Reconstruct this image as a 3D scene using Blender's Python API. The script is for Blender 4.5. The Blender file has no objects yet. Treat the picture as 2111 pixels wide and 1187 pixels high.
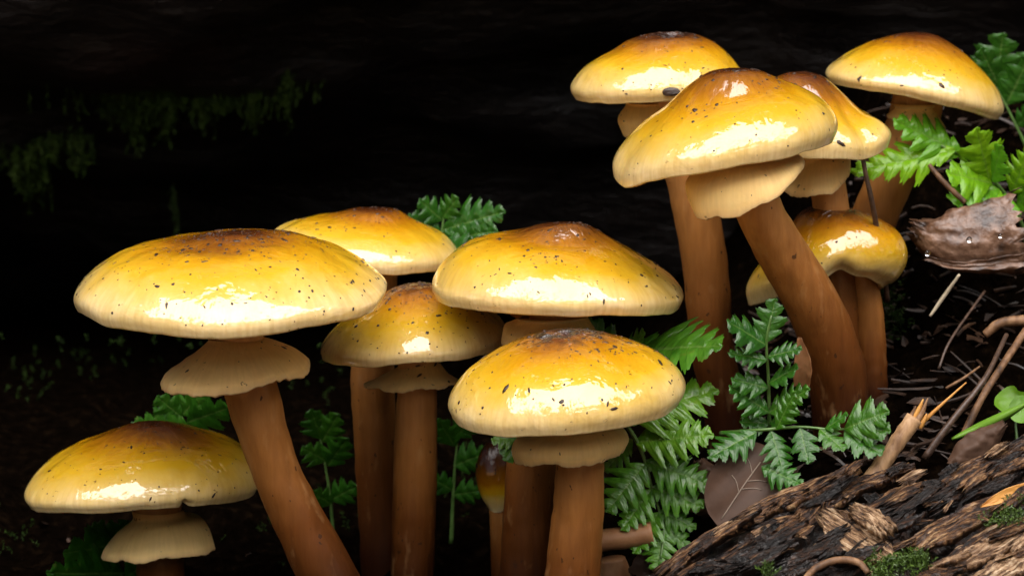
import bpy, bmesh, math, random
from mathutils import Vector, Matrix, Quaternion, noise as mnoise
R_ = math.radians
scene = bpy.context.scene
COL = scene.collection

# ------------------------------------------------------------------ camera
PITCH = R_(8.0); DIST = 0.70; PX = 0.00011; ZC = 0.072
cam_d = bpy.data.cameras.new('camera'); cam = bpy.data.objects.new('camera', cam_d); COL.objects.link(cam)
CAM = Vector((0, -DIST*math.cos(PITCH), ZC + DIST*math.sin(PITCH)))
cam.location = CAM
cam.rotation_euler = (R_(90) - PITCH, 0, 0)
cam_d.sensor_width = 36.0
cam_d.lens = 36.0*DIST/(2111*PX)
cam_d.clip_start = 0.02; cam_d.clip_end = 500
cam_d.dof.use_dof = True; cam_d.dof.focus_distance = DIST - 0.012; cam_d.dof.aperture_fstop = 32
scene.camera = cam

# ------------------------------------------------------------------ light
SUN_EL = 70.0
world = bpy.data.worlds.new('World'); scene.world = world; world.use_nodes = True
wn = world.node_tree.nodes; wl = world.node_tree.links
sky = wn.new('ShaderNodeTexSky'); sky.sky_type = 'NISHITA'; sky.sun_disc = False
sky.sun_elevation = R_(SUN_EL); sky.sun_rotation = R_(180)
wl.new(sky.outputs[0], wn['Background'].inputs[0]); wn['Background'].inputs[1].default_value = 0.05
sun_d = bpy.data.lights.new('sun', 'SUN'); sun = bpy.data.objects.new('sun', sun_d); COL.objects.link(sun)
sun_d.energy = 5.0; sun_d.angle = R_(100); sun_d.color = (1.0, 0.93, 0.88)
sun.rotation_euler = (R_(90 - SUN_EL), 0, 0); sun.location = (0, -2, 3)
scene.view_settings.view_transform = 'Standard'; scene.view_settings.look = 'None'
scene.view_settings.exposure = 1.5; scene.view_settings.gamma = 1.0

# ------------------------------------------------------------------ helpers
_f = cam_d.lens/36.0*2111
_fw = Vector((0, math.cos(PITCH), -math.sin(PITCH))); _up = Vector((0, math.sin(PITCH), math.cos(PITCH))); _rt = Vector((1, 0, 0))
def P(px, py, Y):
    d = _rt*((px-1055.5)/_f) + _up*((593.5-py)/_f) + _fw
    return CAM + d*((Y-CAM.y)/d.y)
def SC(Y):                       # metres per photo pixel at depth Y
    return PX*((Y-CAM.y)/math.cos(PITCH))/DIST

def ss(a, b, x):
    t = min(1, max(0, (x-a)/(b-a))); return t*t*(3-2*t)
def nz(x, y, z, s=1.0): return mnoise.noise(Vector((x*s, y*s, z*s)))
def fbm(x, y, z, s, oct=4):
    return mnoise.fractal(Vector((x*s, y*s, z*s)), 0.9, 2.1, oct)

def mesh_obj(name, verts, faces, mat, parent=None, smooth=True, uvs=None):
    me = bpy.data.meshes.new(name); me.from_pydata(verts, [], faces); me.update()
    if smooth: me.polygons.foreach_set('use_smooth', [True]*len(me.polygons))
    if uvs is not None:
        uv = me.uv_layers.new(name='UVMap'); buf = []
        for l in me.loops: buf.extend(uvs[l.vertex_index])
        uv.data.foreach_set('uv', buf)
    me.materials.append(mat)
    o = bpy.data.objects.new(name, me); COL.objects.link(o)
    if parent: attach(o, parent)
    return o
def attach(o, parent):
    o.parent = parent
    o.matrix_parent_inverse = Matrix.Translation(parent.location).inverted() if parent.type == 'EMPTY' else Matrix()
def empty(name, loc):
    o = bpy.data.objects.new(name, None); COL.objects.link(o); o.location = loc; o.empty_display_size = 0.01
    return o
def tag(o, label, cat, group=None):
    o['label'] = label; o['category'] = cat
    if group: o['group'] = group
    return o

def resample(pts, n):
    """smooth curve through 2-D/3-D points, n samples by arc length"""
    pts = [Vector(p) for p in pts]
    fine = []
    m = len(pts)
    for i in range(m-1):
        p0 = pts[i-1] if i > 0 else pts[0]*2-pts[1]
        p1, p2 = pts[i], pts[i+1]
        p3 = pts[i+2] if i+2 < m else pts[-1]*2-pts[-2]
        for k in range(16):
            t = k/16
            a = (p2-p0)*0.5; b = (p3-p1)*0.5
            fine.append(p1*(2*t**3-3*t*t+1)+a*(t**3-2*t*t+t)+p2*(-2*t**3+3*t*t)+b*(t**3-t*t))
    fine.append(pts[-1])
    L = [0]
    for i in range(1, len(fine)): L.append(L[-1]+(fine[i]-fine[i-1]).length)
    out = []; j = 0
    for k in range(n):
        d = L[-1]*k/(n-1)
        while j < len(L)-2 and L[j+1] < d: j += 1
        seg = L[j+1]-L[j]; t = (d-L[j])/seg if seg > 1e-12 else 0
        out.append(fine[j].lerp(fine[j+1], min(1, max(0, t))))
    return out

def tube(path, radii, nseg=14, rings=None, rough=0.0, seed=0, cap=True, flat=1.0, flatdir=None):
    """tapered tube through 3-D points: verts, faces, uvs"""
    n = rings or max(6, len(path)*6)
    data = [Vector((p[0], p[1], p[2], r)) for p, r in zip(path, radii)]
    s = resample(data, n)
    pts = [Vector(v[:3]) for v in s]; rr = [v[3] for v in s]
    V = []; F = []; U = []
    side = None
    for i in range(n):
        t = (pts[min(n-1, i+1)]-pts[max(0, i-1)]).normalized()
        ref = flatdir if flatdir else (Vector((0, 1, 0)) if abs(t.y) < 0.9 else Vector((1, 0, 0)))
        a = t.cross(ref).normalized(); b = t.cross(a).normalized()
        for k in range(nseg):
            an = 2*math.pi*k/nseg
            r = rr[i]*(1+rough*nz(math.cos(an)*1.5+seed*7.3, math.sin(an)*1.5, i*0.35))
            V.append(pts[i]+a*(math.cos(an)*r)+b*(math.sin(an)*r*flat)); U.append((k/nseg, i/(n-1)))
    for i in range(n-1):
        for k in range(nseg):
            k2 = (k+1) % nseg
            F.append((i*nseg+k, i*nseg+k2, (i+1)*nseg+k2, (i+1)*nseg+k))
    if cap:
        F.append(tuple(range(nseg-1, -1, -1))); F.append(tuple((n-1)*nseg+k for k in range(nseg)))
    return V, F, U

# ------------------------------------------------------------------ materials
class MT:
    def __init__(self, name):
        self.m = bpy.data.materials.new(name); self.m.use_nodes = True
        self.t = self.m.node_tree; self.b = self.t.nodes['Principled BSDF']
    def n(self, kind, **kw):
        nd = self.t.nodes.new(kind)
        for k, v in kw.items():
            if k.startswith('i_'): nd.inputs[k[2:].replace('_', ' ')].default_value = v
            else: setattr(nd, k, v)
        return nd
    def l(self, a, b): self.t.links.new(a, b)
    def set(self, **kw):
        for k, v in kw.items(): self.b.inputs[k.replace('_', ' ')].default_value = v
    def coord(self, which='Object', scale=(1, 1, 1)):
        c = self.n('ShaderNodeTexCoord'); mp = self.n('ShaderNodeMapping'); mp.inputs['Scale'].default_value = scale
        self.l(c.outputs[which], mp.inputs[0]); return mp.outputs[0]
    def noise(self, vec, scale, detail=4, rough=0.55, dist=0.0):
        nd = self.n('ShaderNodeTexNoise'); nd.inputs['Scale'].default_value = scale; nd.inputs['Detail'].default_value = detail
        nd.inputs['Roughness'].default_value = rough; nd.inputs['Distortion'].default_value = dist
        self.l(vec, nd.inputs['Vector']); return nd.outputs['Fac']
    def ramp(self, fac, stops, interp='LINEAR'):
        r = self.n('ShaderNodeValToRGB'); cr = r.color_ramp; cr.interpolation = interp
        while len(cr.elements) < len(stops): cr.elements.new(0.5)
        for e, (p, c) in zip(cr.elements, stops):
            e.position = p; e.color = (c[0], c[1], c[2], 1) if len(c) == 3 else c
        self.l(fac, r.inputs[0]); return r.outputs[0]
    def mix(self, fac, a, b, mode='MIX'):
        nd = self.n('ShaderNodeMix'); nd.data_type = 'RGBA'; nd.blend_type = mode
        for sock, v in ((nd.inputs['Factor'], fac), (nd.inputs['A'] if False else nd.inputs[6], a), (nd.inputs[7], b)):
            if hasattr(v, 'is_linked'): self.l(v, sock)
            elif isinstance(v, (int, float)): sock.default_value = v
            else: sock.default_value = (v[0], v[1], v[2], 1)
        return nd.outputs[2]
    def math(self, op, a, b=0.0, c=None):
        nd = self.n('ShaderNodeMath', operation=op)
        for s, v in zip(nd.inputs, (a, b, c)):
            if v is None: continue
            if hasattr(v, 'is_linked'): self.l(v, s)
            else: s.default_value = v
        return nd.outputs[0]
    def bump(self, h, strength=0.3, dist=0.001, prev=None):
        nd = self.n('ShaderNodeBump'); nd.inputs['Strength'].default_value = strength; nd.inputs['Distance'].default_value = dist
        self.l(h, nd.inputs['Height'])
        if prev: self.l(prev, nd.inputs['Normal'])
        return nd.outputs[0]

def cap_material(name, brown=0.5, seed=0.0, stain=0.0):
    M = MT(name); o = M.coord('Object')
    uv = M.n('ShaderNodeUVMap'); sep = M.n('ShaderNodeSeparateXYZ'); M.l(uv.outputs[0], sep.inputs[0])
    t = sep.outputs['Y']; ph = sep.outputs['X']
    mp = M.n('ShaderNodeMapping'); mp.inputs['Location'].default_value = (seed, seed*0.7, seed*1.3); M.l(o, mp.inputs[0]); o = mp.outputs[0]
    n1 = M.noise(o, 70, 3); n2 = M.noise(o, 260, 4, 0.6)
    # t pushed by noise so that colour zones wander; 'brown' widens the dark disc
    tt = M.math('ADD', t, M.math('MULTIPLY', M.math('SUBTRACT', n1, 0.5), 0.30))
    tt = M.math('ADD', tt, M.math('MULTIPLY', M.math('SUBTRACT', n2, 0.5), 0.10))
    b = brown
    stops = [(0.0, (0.05, 0.011, 0.001)), (min(0.35, 0.10+0.14*b), (0.13, 0.034, 0.0012)), (min(0.6, 0.24+0.22*b), (0.38, 0.145, 0.001)),
             (min(0.66, 0.42+0.14*b), (0.57, 0.285, 0.001)), (min(0.76, 0.66+.04*b), (0.65, 0.40, 0.016)), (0.82, (0.73, 0.51, 0.12)), (1.0, (0.86, 0.69, 0.36))]
    col = M.ramp(tt, [(p, (0.88*q[0], 0.85*q[1], 0.80*q[2])) for p, q in stops])
    # gill striation showing through the thin margin
    cv = M.n('ShaderNodeCombineXYZ'); M.l(M.math('MULTIPLY', ph, 170.0), cv.inputs[0]); M.l(M.math('MULTIPLY', t, 5.0), cv.inputs[1])
    st = M.noise(cv.outputs[0], 1.0, 2, 0.5)
    edge = M.ramp(t, [(0.70, (0, 0, 0)), (0.92, (1, 1, 1))])
    stc = M.ramp(st, [(0.35, (0.80, 0.72, 0.58)), (0.6, (1, 1, 1))])
    col = M.mix(M.math('MULTIPLY', edge, 0.55), col, M.mix(1.0, col, stc, 'MULTIPLY'))
    # fine fibrils darker on the disc
    cv2 = M.n('ShaderNodeCombineXYZ'); M.l(M.math('MULTIPLY', ph, 60.0), cv2.inputs[0]); M.l(M.math('MULTIPLY', t, 9.0), cv2.inputs[1])
    fb = M.noise(cv2.outputs[0], 1.0, 4, 0.65, 0.6)
    inner = M.ramp(t, [(0.05, (1, 1, 1)), (0.6, (0, 0, 0))])
    col = M.mix(M.math('MULTIPLY', inner, 0.6), col, M.mix(1.0, col, M.ramp(fb, [(0.36, (0.35, 0.22, 0.12)), (0.58, (1, 1, 1))]), 'MULTIPLY'))
    if stain:
        sm = M.math('MULTIPLY', M.ramp(t, [(0.16, (1, 1, 1)), (0.36, (0, 0, 0))]), M.ramp(M.noise(o, 170, 4, 0.6, 1.0), [(0.46, (0, 0, 0)), (0.54, (1, 1, 1))]))
        col = M.mix(M.math('MULTIPLY', sm, stain), col, (0.012, 0.006, 0.004))
    # tiny brown flecks
    sp = M.ramp(M.noise(o, 900, 2, 0.5), [(0.695, (0, 0, 0)), (0.72, (1, 1, 1))])
    spm = M.ramp(M.noise(o, 120, 2, 0.5), [(0.48, (0, 0, 0)), (0.6, (1, 1, 1))])
    col = M.mix(M.math('MULTIPLY', M.math('MULTIPLY', sp, spm), 0.85), col, (0.06, 0.02, 0.006))
    M.l(col, M.b.inputs['Base Color'])
    M.set(Roughness=0.5, Specular_IOR_Level=0.15, Subsurface_Weight=0.15, Subsurface_Scale=0.003, Coat_Weight=1.0, Coat_Roughness=0.025, Coat_IOR=1.75)
    M.b.inputs['Subsurface Radius'].default_value = (1.0, 0.55, 0.18)
    M.b.subsurface_method = 'RANDOM_WALK'
    h1 = M.noise(o, 140, 3, 0.5, 0.4); h2 = M.noise(cv2.outputs[0], 1.0, 3, 0.6, 0.4)
    bm = M.bump(h1, 0.5, 0.0010); bm = M.bump(M.math('MULTIPLY', h2, inner), 0.35, 0.0006, bm)
    bm = M.bump(M.noise(o, 700, 2, 0.5), 0.10, 0.0003, bm)
    if stain: bm = M.bump(M.math('MULTIPLY', M.ramp(t, [(0.15, (1, 1, 1)), (0.36, (0, 0, 0))]), M.noise(o, 210, 3, 0.5, 1.5)), 0.9, 0.0022*stain, bm)
    M.l(bm, M.b.inputs['Normal'])
    M.l(bm, M.b.inputs['Coat Normal'])
    return M.m

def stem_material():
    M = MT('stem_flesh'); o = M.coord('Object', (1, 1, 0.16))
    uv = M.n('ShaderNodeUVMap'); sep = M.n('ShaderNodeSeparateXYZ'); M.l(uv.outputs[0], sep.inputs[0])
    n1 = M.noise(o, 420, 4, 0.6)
    col = M.ramp(sep.outputs['Y'], [(0.0, (0.54, 0.28, 0.10)), (0.20, (0.44, 0.20, 0.058)), (0.40, (0.30, 0.120, 0.027)), (0.62, (0.13, 0.041, 0.007)), (0.84, (0.034, 0.008, 0.0012)), (1.0, (0.02, 0.005, 0.0008))])  # naturally dark brown base, deepened further to paint in the shade low down
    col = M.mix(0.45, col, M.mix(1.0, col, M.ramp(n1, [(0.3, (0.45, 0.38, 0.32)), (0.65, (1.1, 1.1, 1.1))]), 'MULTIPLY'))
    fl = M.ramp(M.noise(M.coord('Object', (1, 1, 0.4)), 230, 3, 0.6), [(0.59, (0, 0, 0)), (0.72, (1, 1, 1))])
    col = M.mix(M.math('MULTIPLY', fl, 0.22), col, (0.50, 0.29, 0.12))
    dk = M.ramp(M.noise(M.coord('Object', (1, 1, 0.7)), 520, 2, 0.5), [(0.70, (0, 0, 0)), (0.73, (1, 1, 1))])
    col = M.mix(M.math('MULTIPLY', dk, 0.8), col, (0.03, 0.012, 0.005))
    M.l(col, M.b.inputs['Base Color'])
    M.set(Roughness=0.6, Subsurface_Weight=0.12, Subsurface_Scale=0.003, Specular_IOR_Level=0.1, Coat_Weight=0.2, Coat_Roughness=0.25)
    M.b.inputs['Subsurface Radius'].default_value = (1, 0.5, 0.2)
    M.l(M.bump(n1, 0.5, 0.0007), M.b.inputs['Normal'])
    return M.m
def ring_material():
    M = MT('ring_flesh'); o = M.coord('Object')
    uv = M.n('ShaderNodeUVMap'); sep = M.n('ShaderNodeSeparateXYZ'); M.l(uv.outputs[0], sep.inputs[0])
    cv = M.n('ShaderNodeCombineXYZ'); M.l(M.math('MULTIPLY', sep.outputs['X'], 90.0), cv.inputs[0]); M.l(M.math('MULTIPLY', sep.outputs['Y'], 2.0), cv.inputs[1])
    st = M.noise(cv.outputs[0], 1.0, 3)
    col = M.ramp(sep.outputs['Y'], [(0.0, (0.64, 0.34, 0.10)), (0.3, (0.88, 0.54, 0.18)), (0.78, (0.90, 0.60, 0.24)), (0.91, (0.52, 0.34, 0.16)), (1.0, (0.28, 0.16, 0.07))])
    col = M.mix(0.18, col, M.mix(1.0, col, M.ramp(st, [(0.35, (0.6, 0.5, 0.4)), (0.6, (1, 1, 1))]), 'MULTIPLY'))
    col = M.mix(M.math('MULTIPLY', M.ramp(M.noise(o, 600, 2), [(0.70, (0, 0, 0)), (0.73, (1, 1, 1))]), 0.7), col, (0.1, 0.05, 0.02))
    M.l(col, M.b.inputs['Base Color'])
    M.set(Roughness=0.6, Subsurface_Weight=0.25, Subsurface_Scale=0.003, Specular_IOR_Level=0.25)
    M.b.inputs['Subsurface Radius'].default_value = (1, 0.6, 0.3)
    bm = M.bump(st, 0.05, 0.0003); M.l(M.bump(M.noise(o, 1500, 2), 0.2, 0.0003, bm), M.b.inputs['Normal'])
    return M.m
def simple(name, stops, scale=200, rough=0.6, coat=0.0, spec=0.4, bump=0.3, bdist=0.0005, stretch=(1, 1, 1), detail=5, sss=0.0, crough=0.1, dist=0.0):
    M = MT(name); o = M.coord('Object', stretch); n1 = M.noise(o, scale, detail, 0.6, dist)
    M.l(M.ramp(n1, stops), M.b.inputs['Base Color'])
    M.set(Roughness=rough, Coat_Weight=coat, Coat_Roughness=crough, Specular_IOR_Level=spec, Subsurface_Weight=sss, Subsurface_Scale=0.003)
    bm = M.bump(n1, bump, bdist); M.l(bm, M.b.inputs['Normal'])
    if coat: M.l(bm, M.b.inputs['Coat Normal'])
    return M.m
def leaf_material(name, dark, light, coat=0.6, trans=0.12):
    M = MT(name); uv = M.n('ShaderNodeUVMap'); sep = M.n('ShaderNodeSeparateXYZ'); M.l(uv.outputs[0], sep.inputs[0])
    o = M.coord('Object'); n1 = M.noise(o, 9, 3)
    col = M.ramp(n1, [(0.3, dark), (0.7, light)])
    vein = M.ramp(sep.outputs['Y'], [(0.0, (1, 1, 1)), (0.09, (0, 0, 0))])
    oi = M.n('ShaderNodeObjectInfo')
    col = M.mix(1.0, col, M.ramp(oi.outputs['Random'], [(0.0, (0.65, 0.75, 0.7)), (0.6, (1.0, 1.0, 1.0)), (1.0, (1.5, 1.15, 0.7))]), 'MULTIPLY')
    brn = M.ramp(M.math('ADD', M.math('MULTIPLY', sep.outputs['X'], 0.25), M.noise(o, 5, 4)), [(0.80, (0, 0, 0)), (0.90, (1, 1, 1))])
    col = M.mix(M.math('MULTIPLY', brn, 0.6), col, (0.14, 0.10, 0.02))
    col = M.mix(M.math('MULTIPLY', vein, 0.45), col, (0.16, 0.26, 0.06))
    M.l(col, M.b.inputs['Base Color'])
    M.set(Roughness=0.5, Specular_IOR_Level=0.15, Coat_Weight=coat, Coat_Roughness=0.09, Coat_IOR=1.55)
    cv = M.n('ShaderNodeCombineXYZ'); M.l(M.math('MULTIPLY', sep.outputs['X'], 30.0), cv.inputs[0]); M.l(M.math('MULTIPLY', sep.outputs['Y'], 2.5), cv.inputs[1])
    bm = M.bump(M.noise(cv.outputs[0], 1.0, 3, 0.55), 0.35, 0.0007)
    M.l(bm, M.b.inputs['Normal']); M.l(bm, M.b.inputs['Coat Normal'])
    tr = M.n('ShaderNodeBsdfTranslucent'); tr.inputs[0].default_value = (0.10, 0.32, 0.02, 1)
    mx = M.n('ShaderNodeMixShader'); mx.inputs[0].default_value = trans
    out = M.t.nodes['Material Output']
    M.l(M.b.outputs[0], mx.inputs[1]); M.l(tr.outputs[0], mx.inputs[2]); M.l(mx.outputs[0], out.inputs[0])
    return M.m

def ground_material():
    M = MT('forest_floor'); o = M.coord('Object'); n1 = M.noise(o, 260, 5, 0.6); n2 = M.noise(o, 14, 5, 0.6)
    near = M.ramp(n1, [(0.3, (0.0008, 0.0005, 0.0003)), (0.55, (0.002, 0.0012, 0.0007)), (0.75, (0.007, 0.004, 0.002))])
    far = M.ramp(n2, [(0.3, (0.16, 0.09, 0.045)), (0.7, (0.34, 0.22, 0.12))])  # pale floor in front, out of view, added to bounce light upward
    sep = M.n('ShaderNodeSeparateXYZ'); M.l(o, sep.inputs[0])
    f = M.ramp(M.math('ADD', M.math('MULTIPLY', sep.outputs['Y'], -1.0), M.math('MULTIPLY', n2, 0.1)), [(0.14, (0, 0, 0)), (0.26, (1, 1, 1))])
    M.l(M.mix(f, near, far), M.b.inputs['Base Color']); M.set(Roughness=0.9, Specular_IOR_Level=0.0)
    M.l(M.bump(n1, 0.8, 0.003), M.b.inputs['Normal']); return M.m
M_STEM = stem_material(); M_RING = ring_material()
M_GILL = simple('gill_flesh', [(0.3, (0.42, 0.27, 0.12)), (0.7, (0.58, 0.42, 0.22))], 300, 0.7)
M_SPECK = simple('dirt_fleck', [(0.3, (0.008, 0.004, 0.002)), (0.7, (0.04, 0.017, 0.007))], 900, 0.5, coat=0.15)
M_SOIL = simple('soil', [(0.3, (0.002, 0.0012, 0.0008)), (0.55, (0.005, 0.003, 0.0018)), (0.75, (0.014, 0.008, 0.004))], 260, 0.8, spec=0.06, bump=0.8, bdist=0.003)
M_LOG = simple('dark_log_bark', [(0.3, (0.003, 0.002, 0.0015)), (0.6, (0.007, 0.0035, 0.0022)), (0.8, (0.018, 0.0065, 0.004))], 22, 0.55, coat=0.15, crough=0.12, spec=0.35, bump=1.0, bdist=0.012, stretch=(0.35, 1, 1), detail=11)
def wood(name, stops, sl, sc, rough, coat, bdist, edge=0.0):
    M = MT(name); mp = M.coord('UV', (sl, sc, 1)); n1 = M.noise(mp, 1.0, 8, 0.62, 0.35)
    o = M.coord('Object'); n2 = M.noise(o, 420, 6, 0.6); n3 = M.noise(o, 75, 4, 0.6)
    f = M.math('ADD', M.math('MULTIPLY', n1, 0.62), M.math('ADD', M.math('MULTIPLY', n2, 0.22), M.math('MULTIPLY', n3, 0.22)))
    M.l(M.ramp(f, stops), M.b.inputs['Base Color']); M.set(Roughness=rough, Coat_Weight=coat, Coat_Roughness=0.14, Specular_IOR_Level=0.35)
    h = M.math('ADD', M.math('MULTIPLY', n1, 0.7), M.math('MULTIPLY', n2, 0.4)); bm = M.bump(h, 1.0, bdist)
    M.l(bm, M.b.inputs['Normal']); M.l(bm, M.b.inputs['Coat Normal']); return M.m
M_BARK = wood('rotten_wood', [(0.43, (0.004, 0.002, 0.001)), (0.51, (0.045, 0.017, 0.006)), (0.57, (0.20, 0.095, 0.036)), (0.66, (0.56, 0.36, 0.18))], 170, 1700, 0.5, 0.4, 0.0030)
M_BARKD = wood('wet_dark_wood', [(0.46, (0.002, 0.001, 0.0007)), (0.55, (0.012, 0.005, 0.002)), (0.62, (0.06, 0.024, 0.010)), (0.70, (0.24, 0.12, 0.055))], 220, 1500, 0.42, 0.6, 0.0032)
M_WOODL = wood('pale_split_wood', [(0.43, (0.015, 0.006, 0.003)), (0.50, (0.13, 0.065, 0.028)), (0.57, (0.42, 0.26, 0.14)), (0.66, (0.78, 0.60, 0.40))], 150, 1900, 0.5, 0.3, 0.0024)
M_TWIG = simple('dry_twig', [(0.34, (0.03, 0.013, 0.005)), (0.52, (0.16, 0.08, 0.035)), (0.75, (0.34, 0.20, 0.10))], 300, 0.6, bump=0.6, stretch=(1, 1, 0.3))
M_TWIGP = simple('split_twig', [(0.3, (0.16, 0.08, 0.035)), (0.5, (0.36, 0.21, 0.10)), (0.75, (0.52, 0.34, 0.19))], 420, 0.55, bump=0.7, stretch=(1, 1, 0.25))
M_TWIGD = simple('dark_twig', [(0.3, (0.02, 0.01, 0.006)), (0.7, (0.09, 0.05, 0.03))], 500, 0.5, coat=0.2)
M_DEAD = simple('dead_leaf_brown', [(0.36, (0.025, 0.011, 0.006)), (0.5, (0.11, 0.055, 0.03)), (0.68, (0.24, 0.14, 0.09))], 170, 0.4, coat=0.5, bump=0.9, bdist=0.0012, crough=0.12, detail=9)
M_ORANGE = simple('orange_leaf', [(0.3, (0.42, 0.17, 0.03)), (0.7, (0.62, 0.33, 0.08))], 150, 0.5)
M_NEEDLE = simple('dry_needle', [(0.3, (0.40, 0.33, 0.22)), (0.7, (0.60, 0.52, 0.38))], 400, 0.5)
M_LITTER = simple('leaf_litter', [(0.35, (0.006, 0.003, 0.002)), (0.55, (0.025, 0.012, 0.006)), (0.8, (0.10, 0.05, 0.025))], 120, 0.5, coat=0.15)
M_MOSS = simple('moss_green', [(0.3, (0.02, 0.045, 0.006)), (0.7, (0.09, 0.16, 0.02))], 400, 0.5, coat=0.2)
M_MOSSD = simple('moss_dark', [(0.3, (0.006, 0.014, 0.002)), (0.7, (0.022, 0.045, 0.006))], 300, 0.7, spec=0.1)
M_MOSSB = simple('moss_olive', [(0.3, (0.012, 0.028, 0.003)), (0.7, (0.06, 0.105, 0.010))], 400, 0.6, spec=0.2)
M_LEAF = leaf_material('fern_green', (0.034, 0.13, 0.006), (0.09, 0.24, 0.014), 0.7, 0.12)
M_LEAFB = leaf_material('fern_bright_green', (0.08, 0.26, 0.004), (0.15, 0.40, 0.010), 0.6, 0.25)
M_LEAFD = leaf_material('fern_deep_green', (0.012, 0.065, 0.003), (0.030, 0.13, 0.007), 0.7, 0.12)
M_RACH = simple('fern_stalk', [(0.3, (0.05, 0.12, 0.02)), (0.7, (0.11, 0.20, 0.05))], 300, 0.4, coat=0.4)

# ------------------------------------------------------------------ ground
def ground_z(x, y):
    bank = 0.040*ss(0.022, 0.075, x)*ss(-0.05, -0.008, y)
    slope = 0.42*max(0.0, min(y, 0.16)-0.012)*ss(0.066, 0.112, x)
    left = 0.10*max(0.0, min(y, 0.22)-0.10)
    far = ss(0.6, 3.0, math.hypot(x, y))
    z = (-0.008 + bank*(1-ss(0.25, 1.2, x)) + slope*(1-ss(0.3, 1.2, x)) + left)*(1-far) + far*(-0.03)
    front = ss(-0.10, -0.35, y)
    z = z*(1-front) + front*(-0.06)
    return z
def ground_noise(x, y):
    k = 1-ss(0.3, 1.0, math.hypot(x, y))
    return k*(0.0045*fbm(x, y, 0.3, 60, 4) + 0.0035*fbm(x, y, 3.3, 200, 3)) + 0.05*(1-k)*nz(x, y, 0, 0.6)
def axis(n, near, far):
    out = []
    for i in range(-n, n+1):
        t = i/n; out.append(math.copysign(near*abs(t)*1.6 + (far-near*1.6)*abs(t)**9, t))
    return out
gx = axis(110, 0.17, 90); gy = [v+0.03 for v in axis(110, 0.17, 90)]
V = [(x, y, ground_z(x, y)+ground_noise(x, y)) for y in gy for x in gx]
W = len(gx); F = [(j*W+i, j*W+i+1, (j+1)*W+i+1, (j+1)*W+i) for j in range(W-1) for i in range(W-1)]
g = mesh_obj('ground', V, F, ground_material()); g['kind'] = 'structure'

# ------------------------------------------------------------------ fallen log that overhangs the back of the picture
LY, LZ, LR = 0.51, 0.345, 0.345
def log_pt(x, a, push=0.0):
    n = 0.030*fbm(x*0.5, math.cos(a)*0.5, math.sin(a)*0.5, 7, 5) + 0.010*fbm(x*0.35, math.cos(a), math.sin(a), 34, 4)
    r = LR + n + push
    return Vector((x, LY-math.cos(a)*r, LZ+math.sin(a)*r))
V = []; F = []; NA, NX = 150, 220
for i in range(NX+1):
    t = i/NX*2-1; x = 1.3*(0.30*t+0.70*t**5)
    for k in range(NA):
        t2 = k/NA; a = -math.pi/2*1.1 + 2*math.pi*t2
        V.append(log_pt(x, a))
for i in range(NX):
    for k in range(NA):
        F.append((i*NA+k, i*NA+(k+1) % NA, (i+1)*NA+(k+1) % NA, (i+1)*NA+k))
F.append(tuple(range(NA))); F.append(tuple(NX*NA+k for k in range(NA-1, -1, -1)))
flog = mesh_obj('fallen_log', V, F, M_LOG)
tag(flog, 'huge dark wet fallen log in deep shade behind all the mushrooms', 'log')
def log_hit(px, py):
    best = None
    for i in range(400):
        Y = 0.12+i*0.001; p = P(px, py, Y)
        if math.hypot(p.y-LY, p.z-LZ) < LR+0.004: return p
    return P(px, py, 0.45)

# ------------------------------------------------------------------ leafy wood out of view, added with a gap to shape the light
rnd = random.Random(77); V = []; F = []
def in_gap(d):
    lat = math.degrees(math.asin(max(-1, min(1, d.x)))); el = math.degrees(math.atan2(d.z, -d.y))
    n = 0.45*mnoise.noise(d*6)+0.45*mnoise.noise(d*15)
    return (lat/GAP_W)**2 + ((el-GAP_C)/GAP_H)**2 < 1+n
GAP_W, GAP_C, GAP_H = 54, 63, 24
cnt = 0
while cnt < 9000:
    a = rnd.uniform(0, 2*math.pi); r = rnd.uniform(4.0, 8.0); z = rnd.uniform(0.0, 8.5)
    if rnd.random() < 0.5: r = 6.0*math.sqrt(rnd.random()); z = rnd.uniform(6.0, 8.5)
    p = Vector((r*math.cos(a), r*math.sin(a), z)); d = p.normalized()
    if in_gap(d): continue
    cnt += 1
    q = Quaternion(Vector((rnd.gauss(0, 1), rnd.gauss(0, 1), rnd.gauss(0, 1))).normalized(), rnd.uniform(0, 6.28))
    u = q @ Vector((1, 0, 0)); v = q @ Vector((0, 1, 0)); L = rnd.uniform(0.22, 0.42); b = len(V)
    V += [p-u*L, p-u*L*0.3-v*L*0.45, p+u*L*0.5-v*L*0.4, p+u*L, p+u*L*0.5+v*L*0.4, p-u*L*0.3+v*L*0.45]
    F.append((b, b+1, b+2, b+3, b+4, b+5))
for k in range(26):
    a = k*0.2417*6.28+rnd.uniform(-.1, .1); r = rnd.uniform(5, 8)
    tv, tf, _ = tube([(r*math.cos(a), r*math.sin(a), -0.3), (r*math.cos(a)+rnd.uniform(-.3, .3), r*math.sin(a), 4), (r*math.cos(a)*0.97, r*math.sin(a)*0.97, 8.5)], [0.22, 0.16, 0.06], 8, 6)
    b = len(V); V += tv; F += [tuple(i+b for i in f) for f in tf]
M_WOOD = simple('added_wood_foliage', [(0.3, (0.025, 0.035, 0.008)), (0.7, (0.05, 0.07, 0.015))], 3, 0.7, spec=0.2)
fo = mesh_obj('added_wood', V, F, M_WOOD, smooth=False); fo['kind'] = 'stuff'
tag(fo, 'unseen leafy wood added around the clearing to shape the light', 'added_wood')

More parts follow.
